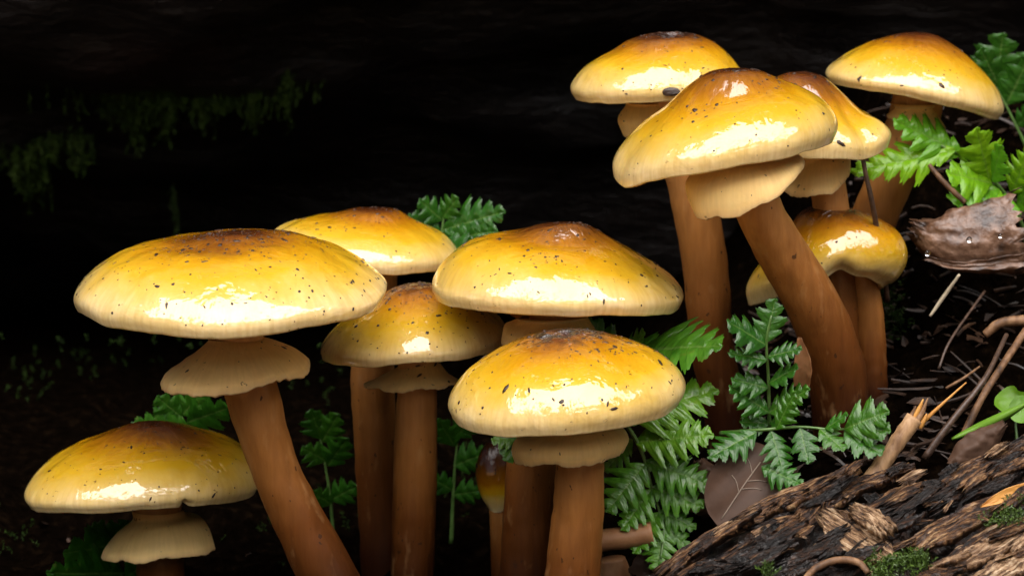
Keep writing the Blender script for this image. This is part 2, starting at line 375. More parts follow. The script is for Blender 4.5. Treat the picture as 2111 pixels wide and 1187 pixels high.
# ------------------------------------------------------------------ mushrooms
NPHI, NT = 144, 44
def four(Rv, Lv, Fv, Bv, ph):
    return (Rv+Lv+Fv+Bv)/4 + (Rv-Lv)/2*math.cos(ph) + (Bv-Fv)/2*math.sin(ph) + (Rv+Lv-Fv-Bv)/4*math.cos(2*ph)
SP, CP = math.sin(PITCH), math.cos(PITCH)

def dome(Y, apex, left, right, front_py, rf=None, back=0.75, u0=0.0, ruffle=0.02, lump=0.015, seed=0, dents=(), nt=NT, nphi=NPHI, edge_ruffle=0.0):
    s = SC(Y); A = P(apex[0], apex[1], Y)
    L = resample([(u0*s, 0)]+[((apex[0]-x)*s, -(y-apex[1])*s/CP) for x, y in left], nt)
    Rr = resample([(u0*s, 0)]+[((x-apex[0])*s, -(y-apex[1])*s/CP) for x, y in right], nt)
    Ra = (L[-1].x+Rr[-1].x)/2; Da = -(L[-1].y+Rr[-1].y)/2
    Rf = rf*s if rf else Ra
    zf = ((front_py-apex[1])*s - Rf*SP)/CP
    av = [(a+b)*0.5 for a, b in zip(L, Rr)]
    um = max(p.x for p in av)
    Fp = [Vector((u0*s+(p.x-u0*s)*(Rf-u0*s)/(um-u0*s), p.y*zf/Da)) for p in av]
    Bp = [Vector((u0*s+(p.x-u0*s)*(Rf*0.97-u0*s)/(um-u0*s), p.y*back)) for p in av]
    def pos(ph, ti):
        u = four(Rr[ti].x, L[ti].x, Fp[ti].x, Bp[ti].x, ph); z = four(Rr[ti].y, L[ti].y, Fp[ti].y, Bp[ti].y, ph)
        t = ti/(nt-1); c, sn = math.cos(ph), math.sin(ph)
        u *= 1+ruffle*t*t*nz(c*1.6+seed, sn*1.6, seed*0.7)
        z += Ra*lump*2.2*t*(1-0.55*t)*fbm(c*u/Ra*1.4+seed*3, sn*u/Ra*1.4, seed, 1.6, 3)
        z += Ra*ruffle*0.8*t**3*nz(c*2.2+seed*2, sn*2.2, seed)
        if edge_ruffle:
            z += Ra*edge_ruffle*t**5*(1.3*nz(c*1.7+seed, sn*1.7, seed)+0.4*nz(c*9, sn*9, seed)+0.3*nz(c*23, sn*23, seed)); u += Ra*edge_ruffle*0.6*t**4*(nz(c*2+seed, sn*2, seed+4)+0.3*nz(c*12, sn*12, seed+4))
        for (p0, pw, t0, tw, du, dz) in dents:
            d = math.atan2(math.sin(ph-R_(p0)), math.cos(ph-R_(p0)))/R_(pw)
            k = math.exp(-d*d)*math.exp(-((t-t0)/tw)**2)
            u += du*s*k; z += dz*s*k
        return A+Vector((u*c, u*sn, z))
    grid = [[pos(2*math.pi*k/nphi, i) for k in range(nphi)] for i in range(nt)]
    return grid, A, Ra, s

def grid_mesh(rows, closed_top=True, vs=None):
    n = len(rows[0]); V = []; F = []; U = []
    for i, row in enumerate(rows):
        for k, p in enumerate(row): V.append(p); U.append((k/n, vs[i] if vs else i/(len(rows)-1)))
    for i in range(len(rows)-1):
        for k in range(n):
            k2 = (k+1) % n; F.append((i*n+k, (i+1)*n+k, (i+1)*n+k2, i*n+k2))
    return V, F, U

def specks(name, grid, count, size, seed, parent, tmin=0.05, tmax=0.98):
    rnd = random.Random(seed); V = []; F = []
    nt, n = len(grid), len(grid[0])
    clusters = [(rnd.uniform(0, 2*math.pi), rnd.uniform(0.08, 0.65)) for _ in range(8)]
    for q in range(count):
        if rnd.random() < 0.35:
            cph, ct = rnd.choice(clusters); ph = cph+rnd.gauss(0, 0.12)/max(ct, .2); t = ct+rnd.gauss(0, 0.06)
        else: ph = rnd.uniform(0, 2*math.pi); t = rnd.random()**0.7
        if not tmin < t < tmax: continue
        i = int(t*(nt-2)); k = int((ph % (2*math.pi))/(2*math.pi)*n) % n
        fk = rnd.random(); p = grid[i][k].lerp(grid[i][(k+1) % n], fk)
        p = p.lerp(grid[i+1][k].lerp(grid[i+1][(k+1) % n], fk), rnd.random())
        e1 = (grid[i][(k+1) % n]-grid[i][k]); e2 = (grid[i+1][k]-grid[i][k])
        nn = e2.cross(e1)
        if nn.length < 1e-12: continue
        nn.normalize()
        if nn.z < 0: nn = -nn
        a = nn.orthogonal().normalized(); a = Quaternion(nn, rnd.uniform(0, 6.28)) @ a; b = nn.cross(a)
        r = size*(0.3+0.5*rnd.random()+1.2*rnd.random()**8); el = rnd.choice((1, 1, 1.2, 1.8, 2.6)); hgt = r*rnd.uniform(0.25, 0.6)
        base = len(V); m = 6
        for lay, (rs, hz) in enumerate(((1.0, -0.15), (0.75, 0.7), )):
            for j in range(m):
                an = 2*math.pi*j/m; rr = r*rs*(0.7+0.6*rnd.random())
                V.append(p+a*(math.cos(an)*rr*el)+b*(math.sin(an)*rr)+nn*(hz*hgt))
        V.append(p+nn*hgt)
        for j in range(m):
            j2 = (j+1) % m
            F.append((base+j, base+j2, base+m+j2, base+m+j)); F.append((base+m+j, base+m+j2, base+2*m))
    if V:
        o = mesh_obj(name, V, F, M_SPECK, parent); o['kind'] = 'stuff'; return o

def mushroom(label, Y, apex, left, right, front, stem, ring=None, brown=0.5, seed=1, rf=None, back=0.75, dents=(), ruffle=0.016, lump=0.018,
             nspecks=90, ssize=0.00030, stain=0.0, stemY=None, group='honey mushrooms in the clump'):
    grid, A, Ra, s = dome(Y, apex, left, right, front, rf, back, 0.0, ruffle, lump, seed, dents)
    # stem path
    sY = stemY or [Y]*len(stem)
    path = [P(x, y, yy) for (x, y, r), yy in zip(stem, sY)]; rad = [r*SC(yy) for (x, y, r), yy in zip(stem, sY)]
    end = path[-1]; gz = ground_z(end.x, end.y)-0.005
    if end.z > gz:
        d = (path[-1]-path[-2]).normalized(); d = (d+Vector((0, 0, -1))*0.6).normalized()
        k = (end.z-gz)/max(0.2, -d.z); path.append(end+d*k); rad.append(rad[-1]*1.12)
    # the stem top reaches into the cap
    root = empty('mushroom', (path[-1].x, path[-1].y, ground_z(path[-1].x, path[-1].y)))
    tag(root, label, 'mushroom', group)
    # cap: upper skin + rolled lip
    last = grid[-1]; prev = grid[-2]; C = Vector((A.x, A.y, 0)); rows = list(grid); vs = [i/(NT-1) for i in range(NT)]
    for du, dz, vv in ((-0.003, -0.009, 1.0), (-0.014, -0.016, 1.0), (-0.040, -0.014, 1.0), (-0.065, -0.004, 1.0)):
        row = []
        for p in last:
            d = Vector((p.x-A.x, p.y-A.y, 0)).normalized()
            row.append(p + d*(du*Ra) + Vector((0, 0, dz*Ra)))
        rows.append(row); vs.append(vv)
    Vv, Ff, Uu = grid_mesh(rows, vs=vs)
    cap = mesh_obj('cap', Vv, Ff, cap_material('cap_skin_%d' % seed, brown, seed*1.37, stain), root, uvs=Uu)
    # gills: pleated underside
    NG = 180; gr = []
    topi = path[0]
    for i in range(7):
        t = i/6; row = []
        for k in range(NG):
            f = k/NG*NPHI; k0 = int(f) % NPHI; p = last[k0].lerp(last[(k0+1) % NPHI], f-int(f))
            d = Vector((p.x-A.x, p.y-A.y, 0)); p = p - d*0.055 + Vector((0, 0, -0.014*Ra))
            inner = Vector((topi.x, topi.y, 0)) + (d.normalized()*rad[0]*0.9); inner.z = min(A.z-0.25*Ra, max(p.z+0.12*Ra, A.z-0.55*Ra))
            q = p.lerp(inner, t); q.z += 0.10*Ra*math.sin(math.pi*t)*0.6
            q.z += (0.016 if k % 2 else -0.016)*Ra*min(1, 4*t+0.1)
            row.append(q)
        gr.append(row)
    Vv, Ff, Uu = grid_mesh(gr)
    gl = mesh_obj('gills', Vv, Ff, M_GILL, root, smooth=False, uvs=Uu); gl['kind'] = 'stuff'
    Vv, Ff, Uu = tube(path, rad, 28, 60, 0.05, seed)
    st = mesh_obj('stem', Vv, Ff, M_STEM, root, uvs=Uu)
    if ring:
        ra, ru0, rl, rr, rfy, rfr = ring[:6]; rY = ring[6] if len(ring) > 6 else Y
        rg, RA, RR, s2 = dome(rY, ra, rl, rr, rfy, rfr, 0.85, ru0, 0.05, 0.03, seed+5, (), 22, 120, 0.062)
        rows = list(rg); vs = [i/21*0.86 for i in range(22)]
        for du, dz, vv in ((-0.002, -0.010, 0.90), (-0.008, -0.022, 0.96), (-0.030, -0.026, 1.0), (-0.09, -0.016, 1.0)):
            rows.append([p + Vector((p.x-RA.x, p.y-RA.y, 0)).normalized()*du*RR + Vector((0, 0, dz*RR*(1+0.3*nz(p.x*150, p.y*150, seed)))) for p in rg[-1]]); vs.append(vv)
        for i in range(17, -1, -3):
            rows.append([p + Vector((0, 0, -0.035*RR)) - Vector((p.x-RA.x, p.y-RA.y, 0))*0.03 for p in rg[i]]); vs.append(0.85)
        Vv, Ff, Uu = grid_mesh(rows, vs=vs)
        rgo = mesh_obj('ring', Vv, Ff, M_RING, root, uvs=Uu)
        specks('dirt_fleck', rg, 12, 0.00026, seed+50, rgo, 0.1, 0.95)
    specks('dirt_fleck', grid, int(nspecks*1.4), ssize, seed+20, cap)
    return root, grid

mushroom('broadest flat amber mushroom whose stem leans right, with wide cream skirt ring', 0.0, (480, 477),
    [(430, 484), (375, 496), (300, 506), (240, 526), (190, 556), (162, 583), (154, 602), (160, 617)],
    [(540, 479), (600, 485), (650, 499), (700, 519), (750, 549), (785, 575), (798, 592), (793, 606)], 688,
    [(485, 600, 52), (495, 720, 50), (520, 815, 56), (562, 950, 50), (620, 1080, 55), (676, 1187, 60), (735, 1310, 66)],
    ((480, 697), 50, [(425, 706), (375, 748), (342, 776), (333, 794)], [(545, 697), (592, 716), (626, 738), (642, 754)], 806, 150),
    brown=0.4, seed=1, nspecks=420, ruffle=0.025, lump=0.022, dents=((280, 60, 0.15, 0.07, 0, 5), (275, 70, 0.32, 0.10, 0, -6)))
mushroom('pale amber mushroom tucked behind the gap between two broad amber caps', 0.062, (775, 428),
    [(725, 432), (685, 443), (640, 450), (600, 461), (570, 474), (556, 490), (558, 505)],
    [(820, 434), (850, 453), (885, 472), (918, 492), (936, 510), (942, 524), (936, 537)], 562,
    [(778, 520, 44), (768, 760, 45), (775, 900, 46), (790, 1100, 50), (800, 1250, 54)], None, brown=0.3, seed=2, nspecks=90)
mushroom('small dull amber mushroom squeezed under the edges of two broad caps', 0.032, (852, 583),
    [(805, 597), (762, 628), (715, 658), (680, 688), (661, 714), (662, 732)],
    [(900, 588), (950, 608), (1000, 636), (1035, 662), (1050, 688), (1046, 704)], 744,
    [(862, 690, 40), (860, 810, 41), (856, 950, 45), (850, 1187, 46), (848, 1290, 50)],
    ((866, 738), 40, [(822, 756), (785, 776), (752, 792)], [(905, 744), (922, 768), (944, 788)], 800, 85), brown=0.55, seed=3, nspecks=240, stain=0.4, lump=0.022, rf=205)
mushroom('broad amber domed mushroom with dark pointed umbo above the dished one', 0.014, (1160, 458),
    [(1105, 466), (1060, 480), (1000, 491), (950, 511), (915, 541), (896, 570), (891, 590), (898, 606)],
    [(1210, 464), (1260, 492), (1310, 519), (1360, 552), (1395, 581), (1408, 602), (1401, 620)], 646,
    [(1150, 560, 56), (1145, 700, 58), (1125, 800, 58), (1095, 960, 52), (1085, 1187, 56), (1080, 1290, 60)],
    ((1135, 648), 84, [(1070, 655), (1040, 672), (1032, 700)], [(1210, 650), (1228, 680), (1236, 704)], 738, 110), brown=0.45, seed=4, nspecks=260, stain=0.35, dents=((285, 60, 0.15, 0.08, 0, 6), (275, 60, 0.34, 0.10, 0, -7)))
mushroom('round glossy amber mushroom with wrinkled black-streaked top and thick skirt ring', -0.022, (1170, 680),
    [(1120, 686), (1070, 702), (1020, 726), (966, 762), (934, 800), (921, 832), (928, 854)],
    [(1220, 683), (1280, 698), (1340, 720), (1390, 752), (1411, 780), (1412, 800), (1402, 818)], 886,
    [(1195, 800, 50), (1195, 960, 50), (1192, 1050, 54), (1180, 1187, 58), (1172, 1290, 62)],
    ((1180, 872), 58, [(1100, 890), (1064, 906), (1053, 926), (1060, 946)], [(1258, 868), (1286, 884), (1297, 904), (1290, 922)], 952, 125), brown=0.42, seed=5, nspecks=260, stain=1.0,
    dents=((250, 40, 0.06, 0.09, 0, -9), (200, 25, 0.2, 0.1, 0, -8)))
mushroom('lowest amber mushroom half hidden behind a leaning stem, notched cap rim', 0.028, (315, 870),
    [(272, 874), (230, 888), (180, 909), (122, 936), (78, 970), (54, 1000), (49, 1018), (58, 1032)],
    [(355, 873), (400, 885), (440, 901), (480, 916), (512, 938), (536, 965), (541, 990), (532, 1008)], 1036,
    [(325, 960, 50), (325, 1060, 52), (332, 1187, 50), (342, 1290, 54)],
    ((325, 1050), 54, [(272, 1072), (240, 1100), (215, 1130), (208, 1148)], [(385, 1062), (414, 1068), (430, 1090), (440, 1128)], 1146, 105), brown=0.6, seed=6, nspecks=110, lump=0.022,
    dents=((293, 1.6, 1.0, 0.05, -12, 10),))
mushroom('big tilted amber mushroom with drooping lobe and torn ring on curved stem', 0.004, (1510, 140),
    [(1462, 149), (1415, 180), (1370, 222), (1320, 263), (1282, 303), (1264, 333), (1264, 356)],
    [(1560, 144), (1600, 158), (1650, 178), (1695, 205), (1719, 232), (1725, 255), (1716, 278)], 346,
    [(1515, 260, 48), (1560, 420, 48), (1612, 520, 52), (1682, 640, 57), (1724, 760, 60), (1735, 880, 60), (1740, 960, 62)],
    ((1530, 330), 60, [(1440, 345), (1414, 375), (1416, 405), (1428, 428)], [(1600, 325), (1645, 322), (1658, 332)], 438, 120, -0.004), brown=0.55, seed=7, nspecks=130,
    dents=((200, 16, 1.0, 0.25, -8, -16), (268, 60, 0.24, 0.09, 0, 8), (268, 60, 0.44, 0.11, 0, -9)), stemY=[0.004, 0.004, 0.008, 0.012, 0.016, 0.018, 0.02])
mushroom('amber mushroom with shiny dented brown top, far behind the tilted one', 0.066, (1385, 66),
    [(1340, 70), (1300, 82), (1268, 102), (1215, 131), (1187, 163), (1180, 182), (1189, 198)],
    [(1430, 70), (1465, 84), (1495, 105), (1518, 130), (1535, 156), (1540, 175), (1533, 190)], 214,
    [(1360, 150, 44), (1400, 300, 46), (1432, 420, 47), (1455, 560, 47), (1466, 700, 45), (1485, 800, 45), (1505, 900, 47), (1512, 950, 48)],
    ((1335, 212), 46, [(1290, 218), (1274, 245), (1284, 276)], [(1380, 212), (1395, 240), (1390, 270)], 290, 62), brown=0.75, seed=8, nspecks=150, stain=0.7, rf=165,
    dents=((270, 60, 0.02, 0.16, 0, -16),))
mushroom('folded brown-topped mushroom crowded between two higher amber caps', 0.044, (1660, 147),
    [(1620, 152), (1590, 170), (1568, 205), (1550, 250), (1545, 285)],
    [(1700, 160), (1740, 194), (1775, 226), (1808, 246), (1830, 272), (1826, 296)], 330,
    [(1690, 260, 37), (1706, 380, 37), (1714, 440, 37), (1728, 600, 38), (1735, 800, 40)],
    ((1690, 322), 42, [(1648, 338), (1620, 366), (1612, 384)], [(1740, 318), (1752, 330), (1752, 346)], 402, 75), brown=0.8, seed=9, nspecks=50,
    dents=((318, 9, 0.8, 0.35, -10, -6), (345, 14, 0.9, 0.25, 6, 6)))
mushroom('amber mushroom leaning right behind bright fern, dark chip on its rim', 0.075, (1890, 66),
    [(1850, 71), (1800, 86), (1752, 110), (1716, 134), (1705, 150), (1712, 164)],
    [(1930, 73), (1970, 96), (2010, 130), (2050, 172), (2067, 206), (2068, 226), (2058, 238)], 214,
    [(1895, 160, 54), (1890, 220, 52), (1860, 310, 50), (1822, 400, 48), (1785, 500, 48), (1760, 620, 50)],
    ((1885, 213), 52, [(1846, 222), (1828, 240)], [(1926, 222), (1950, 262)], 262, 62, 0.072), brown=0.6, seed=10, nspecks=45)
mushroom('lobed brown mushroom with split cap behind a thick curved stem', 0.046, (1715, 418),
    [(1682, 422), (1652, 436), (1628, 468), (1590, 520), (1556, 560), (1541, 595), (1546, 628)],
    [(1760, 430), (1810, 448), (1850, 476), (1868, 508), (1868, 542), (1850, 575), (1822, 592)], 574,
    [(1730, 480, 36), (1765, 560, 33), (1786, 620, 32), (1793, 700, 33), (1798, 850, 35)], None, brown=0.95, seed=11, nspecks=60, stain=0.8, rf=150, back=0.9,
    dents=((272, 13, 1.0, 0.22, -14, 16), (285, 14, 0.75, 0.3, -6, -4)))

# lesser fungi in the shade
def little(label, Y, pts, mat, name='mushroom_stem', nm=16):
    path = [P(x, y, Y) for x, y, r in pts]; rad = [r*SC(Y) for x, y, r in pts]
    o = mesh_obj(name, *tube(path, rad, nm, 30, 0.05, 3)[:2], mat)
    return o
M_STEM2 = simple('pale_stem_flesh', [(0.3, (0.20, 0.09, 0.035)), (0.7, (0.34, 0.17, 0.075))], 200, 0.5, sss=0.1)
o = little('', -0.008, [(1205, 1120, 22), (1250, 1112, 23), (1300, 1106, 24), (1345, 1098, 25)], M_STEM2)
o.name='fungus'
tag(o, 'smooth brown fungus stem lying sideways beneath the hanging fern tip', 'fungus')
o = little('', 0.02, [(1262, 1150, 28), (1266, 1190, 34), (1268, 1290, 34)], M_STEM2)
o.name='fungus'
tag(o, 'stubby brown fungus stem under the one lying sideways', 'fungus')
mushroom('drooping dark brown mushroom in the shadow behind a ringed stem', 0.045, (1018, 905),
    [(1000, 915), (985, 945), (980, 980), (990, 1020), (1010, 1050)], [(1035, 915), (1050, 945), (1056, 980), (1050, 1020), (1040, 1050)], 1060,
    [(1018, 960, 14), (1025, 1100, 15), (1030, 1250, 16)], None, brown=2.2, seed=13, nspecks=10, rf=36, back=0.9)
mushroom('tiny pale button mushroom on dark litter beside the split cap', 0.085, (1884, 668),
    [(1874, 671), (1867, 682), (1868, 694)], [(1896, 671), (1904, 682), (1903, 698)], 704,
    [(1884, 690, 5), (1880, 720, 5), (1876, 750, 6)], None, brown=0.1, seed=14, nspecks=0, rf=17, back=0.9)
mushroom('tiny brown button mushroom uphill of the pale button', 0.10, (1845, 632),
    [(1834, 635), (1826, 645), (1828, 652)], [(1856, 635), (1862, 645), (1860, 652)], 656,
    [(1845, 650, 5), (1842, 680, 5), (1840, 710, 6)], None, brown=0.8, seed=15, nspecks=0, rf=17, back=0.9)

# ------------------------------------------------------------------ ferns
def pinna_mesh(name, nl, seed, width=0.30, mat=None):
    rnd = random.Random(seed); per = 16; V = []; F = []; U = []; rows = 5
    lob = [[rnd.uniform(0.8, 1.15) for _ in range(nl)] for _ in range(2)]; ofs = [rnd.uniform(0, .25), rnd.uniform(.3, .6)]
    n = nl*per
    for si, side in enumerate((1, -1)):
        base = len(V)
        for i in range(n+1):
            s = i/n
            env = width*(max(0.0, 1-s)**0.66)*min(1, (s+0.01)/0.24)**0.7
            q = (s*nl+ofs[si]) % 1.0; li = min(nl-1, int(s*nl+ofs[si]))
            body = math.sin(math.pi*min(1, max(0, q*0.98+0.01)))**0.75
            tooth = 0.24*((q*4+0.1) % 1.0)
            e = env*(0.36+0.64*body*lob[si][li]) + env*tooth*body
            if i == n: e = 0.0
            for r in range(rows):
                v = r/(rows-1)
                x = s*0.93 + v*e*0.55; y = side*v*e
                z = 0.16*e*v*(body-0.45) - 0.30*y*y/width - 0.05*s*s + 0.018*math.sin(math.pi*v)*(1 if q > .5 else .3) + 0.012*nz(x*6+seed, y*6, seed)
                V.append((x, y, z)); U.append((s*0.93+v*e*0.3, v))
        for i in range(n):
            for r in range(rows-1):
                a, b, c, d = base+i*rows+r, base+(i+1)*rows+r, base+(i+1)*rows+r+1, base+i*rows+r+1
                F.append((a, b, c, d) if side > 0 else (a, d, c, b))
    me = bpy.data.meshes.new(name); me.from_pydata(V, [], F); me.update()
    me.polygons.foreach_set('use_smooth', [True]*len(me.polygons))
    uv = me.uv_layers.new(name='UVMap'); buf = []
    for l in me.loops: buf.extend(U[l.vertex_index])
    uv.data.foreach_set('uv', buf)
    me.materials.append(mat); return me
PIN = {}
for key, mt in (('g', M_LEAF), ('b', M_LEAFB), ('d', M_LEAFD)):
    PIN[key] = [pinna_mesh('pinna', nl, 10+nl+k, w, mt) for k, (nl, w) in enumerate(((3, 0.47), (5, 0.41), (6, 0.37), (4, 0.45)))]
FR = random.Random(5)
def put_pinna(parent, key, var, B, T, w=1.0, twist=0.0, tiltup=0.75):
    X = T-B; L = X.length; X = X/L
    view = (CAM-B).normalized(); n = (view*tiltup+Vector((0, 0, 1))*(1.30-tiltup)).normalized()
    n = (n-X*n.dot(X)).normalized(); n = Quaternion(X, R_(twist)) @ n; Yv = n.cross(X)
    m = Matrix((X*L, Yv*L*w, n*L)).transposed().to_4x4(); m.translation = B
    o = bpy.data.objects.new('leaflet', PIN[key][var]); COL.objects.link(o)
    o.parent = parent; o.matrix_parent_inverse = Matrix.Translation(parent.location).inverted(); o.matrix_basis = m
    return o
def frond(label, key, rach, leaves, rr=5, group=None, tiltup=0.75):
    """rach: [(px,py,Y)], leaves: [(bx,by,tx,ty,Yb,Yt,variant,width)]"""
    root = empty('fern_frond', P(*rach[0])); tag(root, label, 'fern', group)
    path = [P(*p) for p in rach]; n = len(path)
    V_, F_, U_ = tube(path, [rr*PX*(1-0.6*i/(n-1)) for i in range(n)], 8, n*7)
    mesh_obj('stalk', V_, F_, M_RACH, root, uvs=U_)
    for bx, by, tx, ty, yb, yt, var, w in leaves:
        put_pinna(root, key, var, P(bx, by, yb), P(tx, ty, yt), w*(1.08 if key == 'g' else 0.95), FR.uniform(-14, 14), tiltup)
    return root

f1Y = -0.006
frond('glossy green fern frond hanging down beside the round glossy mushroom', 'g',
    [(1262, 790, 0.0), (1284, 859, f1Y), (1313, 909, f1Y), (1330, 951, f1Y), (1343, 1001, f1Y), (1359, 1051, f1Y), (1369, 1095, f1Y-0.002), (1362, 1150, f1Y-0.005)],
    [(1278, 862, 1497, 792, f1Y, f1Y+0.006, 2, 0.95), (1310, 912, 1482, 890, f1Y, f1Y-0.004, 2, 1.1), (1330, 950, 1484, 1004, f1Y, f1Y-0.004, 2, 0.95),
     (1343, 1003, 1460, 1046, f1Y, f1Y-0.004, 1, 0.95), (1357, 1052, 1442, 1090, f1Y, f1Y-0.003, 1, 0.9),
     (1305, 905, 1238, 975, f1Y+.002, f1Y+0.004, 1, 1.0), (1330, 955, 1244, 1062, f1Y-.001, f1Y-0.006, 1, 1.05), (1343, 1008, 1276, 1098, f1Y, f1Y-0.005, 1, 0.95),
     (1358, 1055, 1300, 1145, f1Y, f1Y-0.005, 1, 1.0), (1368, 1092, 1350, 1186, f1Y-.002, f1Y-0.006, 1, 1.1), (1368, 1080, 1425, 1135, f1Y-.001, f1Y-0.004, 0, 0.8)])
frond('pale shiny fern leaflets poking out behind the round glossy mushroom', 'g',
    [(1275, 780, 0.016), (1282, 745, 0.014), (1295, 722, 0.012)],
    [(1292, 725, 1498, 702, 0.012, -0.008, 2, 1.2), (1275, 740, 1210, 648, 0.020, 0.020, 0, 0.9), (1285, 735, 1330, 680, 0.012, 0.006, 0, 0.9)])
frond('upright fern frond between two tall stems on the bank', 'd',
    [(1588, 905, 0.005), (1586, 872, 0.0), (1584, 779, -0.004), (1580, 703, -0.006), (1590, 650, -0.006)],
    [(1580, 712, 1496, 655, -0.006, -0.012, 0, 1.0), (1582, 742, 1496, 724, -0.006, -0.010, 1, 0.9), (1584, 800, 1503, 778, -0.004, -0.008, 0, 0.9),
     (1585, 850, 1500, 790, -0.003, -0.008, 1, 1.0), (1586, 872, 1522, 868, 0.0, -0.004, 0, 1.0), (1580, 705, 1600, 608, -0.006, -0.006, 0, 1.0),
     (1582, 735, 1657, 716, -0.006, -0.012, 1, 0.95), (1584, 790, 1648, 752, -0.005, -0.01, 0, 1.0), (1585, 850, 1672, 795, -0.003, -0.01, 1, 1.0), (1586, 870, 1640, 850, 0, -0.006, 0, 1.0)])
frond('low dark fern frond spread at the foot of the thick curved stem', 'd',
    [(1485, 893, 0.0), (1530, 889, -0.004), (1570, 886, -0.008), (1650, 880, -0.010), (1720, 885, -0.012), (1790, 880, -0.014)],
    [(1560, 890, 1452, 945, -.008, -.014, 1, 1.0), (1590, 888, 1620, 985, -.01, -.016, 1, 1.0), (1600, 885, 1640, 800, -.01, -.014, 1, 0.95), (1650, 882, 1668, 960, -.012, -.018, 0, 1.0),
     (1690, 884, 1745, 930, -.012, -.018, 0, 1.0), (1700, 884, 1750, 850, -.012, -.016, 0, 0.9), (1740, 884, 1838, 842, -.013, -.018, 0, 1.15), (1750, 886, 1842, 886, -.013, -.018, 0, 1.1), (1740, 888, 1826, 938, -.013, -.018, 0, 1.15),
     (1570, 960, 1660, 1000, -.012, -.02, 1, 0.9)])
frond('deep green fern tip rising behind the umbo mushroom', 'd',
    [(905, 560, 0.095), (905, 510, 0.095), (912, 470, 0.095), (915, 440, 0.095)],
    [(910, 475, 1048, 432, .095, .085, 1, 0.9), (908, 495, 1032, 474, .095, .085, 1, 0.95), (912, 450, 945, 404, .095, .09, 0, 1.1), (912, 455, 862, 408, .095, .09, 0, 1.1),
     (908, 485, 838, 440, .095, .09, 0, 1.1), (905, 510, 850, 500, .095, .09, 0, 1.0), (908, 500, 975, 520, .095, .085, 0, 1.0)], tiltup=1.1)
frond('bright fern spray between the two rear mushrooms and the dead leaf', 'b',
    [(2125, 560, 0.075), (2105, 460, 0.07), (2060, 385, 0.066), (2000, 330, 0.062), (1940, 300, 0.060)],
    [(1985, 320, 1834, 238, .062, .058, 1, 0.9), (1970, 310, 1735, 352, .06, .058, 2, 0.75), (2040, 372, 2012, 258, .064, .056, 0, 1.0), (2045, 375, 2064, 296, .064, .056, 0, 1.0), (2045, 378, 1948, 352, .064, .055, 0, 1.15),
     (2060, 388, 1948, 405, .066, .056, 0, 1.0), (2062, 392, 1985, 456, .066, .054, 0, 1.1), (2075, 400, 2066, 462, .066, .056, 0, 1.0), (2085, 400, 2125, 300, .068, .06, 1, 1.0), (2095, 430, 2130, 370, .068, .06, 0, 1.1)], rr=6)
frond('dim fern leaves in the dark beyond the right leaning mushroom', 'd',
    [(2130, 330, 0.13), (2090, 250, 0.13), (2050, 170, 0.13)],
    [(2055, 175, 2068, 62, .13, .125, 0, 1.3), (2060, 180, 2020, 95, .13, .125, 0, 1.0), (2075, 215, 2130, 105, .13, .125, 0, 1.2), (2095, 260, 2140, 220, .13, .125, 0, 1.0)], tiltup=1.75)
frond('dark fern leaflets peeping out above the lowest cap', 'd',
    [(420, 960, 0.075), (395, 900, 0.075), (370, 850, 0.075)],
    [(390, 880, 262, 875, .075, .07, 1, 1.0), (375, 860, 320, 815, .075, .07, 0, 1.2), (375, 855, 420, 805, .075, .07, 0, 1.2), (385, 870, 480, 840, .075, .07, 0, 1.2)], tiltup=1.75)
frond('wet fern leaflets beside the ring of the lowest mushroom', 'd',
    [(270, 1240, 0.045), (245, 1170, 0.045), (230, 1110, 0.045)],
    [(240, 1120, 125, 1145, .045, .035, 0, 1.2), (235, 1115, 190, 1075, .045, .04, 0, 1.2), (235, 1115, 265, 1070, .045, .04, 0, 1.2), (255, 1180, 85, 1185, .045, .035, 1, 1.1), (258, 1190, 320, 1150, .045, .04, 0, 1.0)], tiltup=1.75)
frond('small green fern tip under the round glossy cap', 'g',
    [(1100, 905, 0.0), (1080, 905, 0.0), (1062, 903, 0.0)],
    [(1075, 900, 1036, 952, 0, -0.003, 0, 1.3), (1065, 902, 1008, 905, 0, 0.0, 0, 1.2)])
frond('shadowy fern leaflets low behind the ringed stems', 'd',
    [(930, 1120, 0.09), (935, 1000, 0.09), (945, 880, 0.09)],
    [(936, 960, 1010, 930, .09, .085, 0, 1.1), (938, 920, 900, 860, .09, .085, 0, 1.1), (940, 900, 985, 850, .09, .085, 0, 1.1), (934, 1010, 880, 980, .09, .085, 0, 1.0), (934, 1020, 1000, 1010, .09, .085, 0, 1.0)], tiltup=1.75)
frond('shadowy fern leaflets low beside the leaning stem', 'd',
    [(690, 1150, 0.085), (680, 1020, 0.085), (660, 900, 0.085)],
    [(675, 960, 720, 900, .085, .08, 0, 1.1), (672, 950, 620, 920, .085, .08, 0, 1.1), (662, 905, 640, 840, .085, .08, 0, 1.1), (664, 910, 700, 850, .085, .08, 0, 1.1), (682, 1030, 740, 1000, .085, .08, 0, 1.1), (684, 1040, 640, 1010, .085, .08, 0, 1.1)], tiltup=1.75)

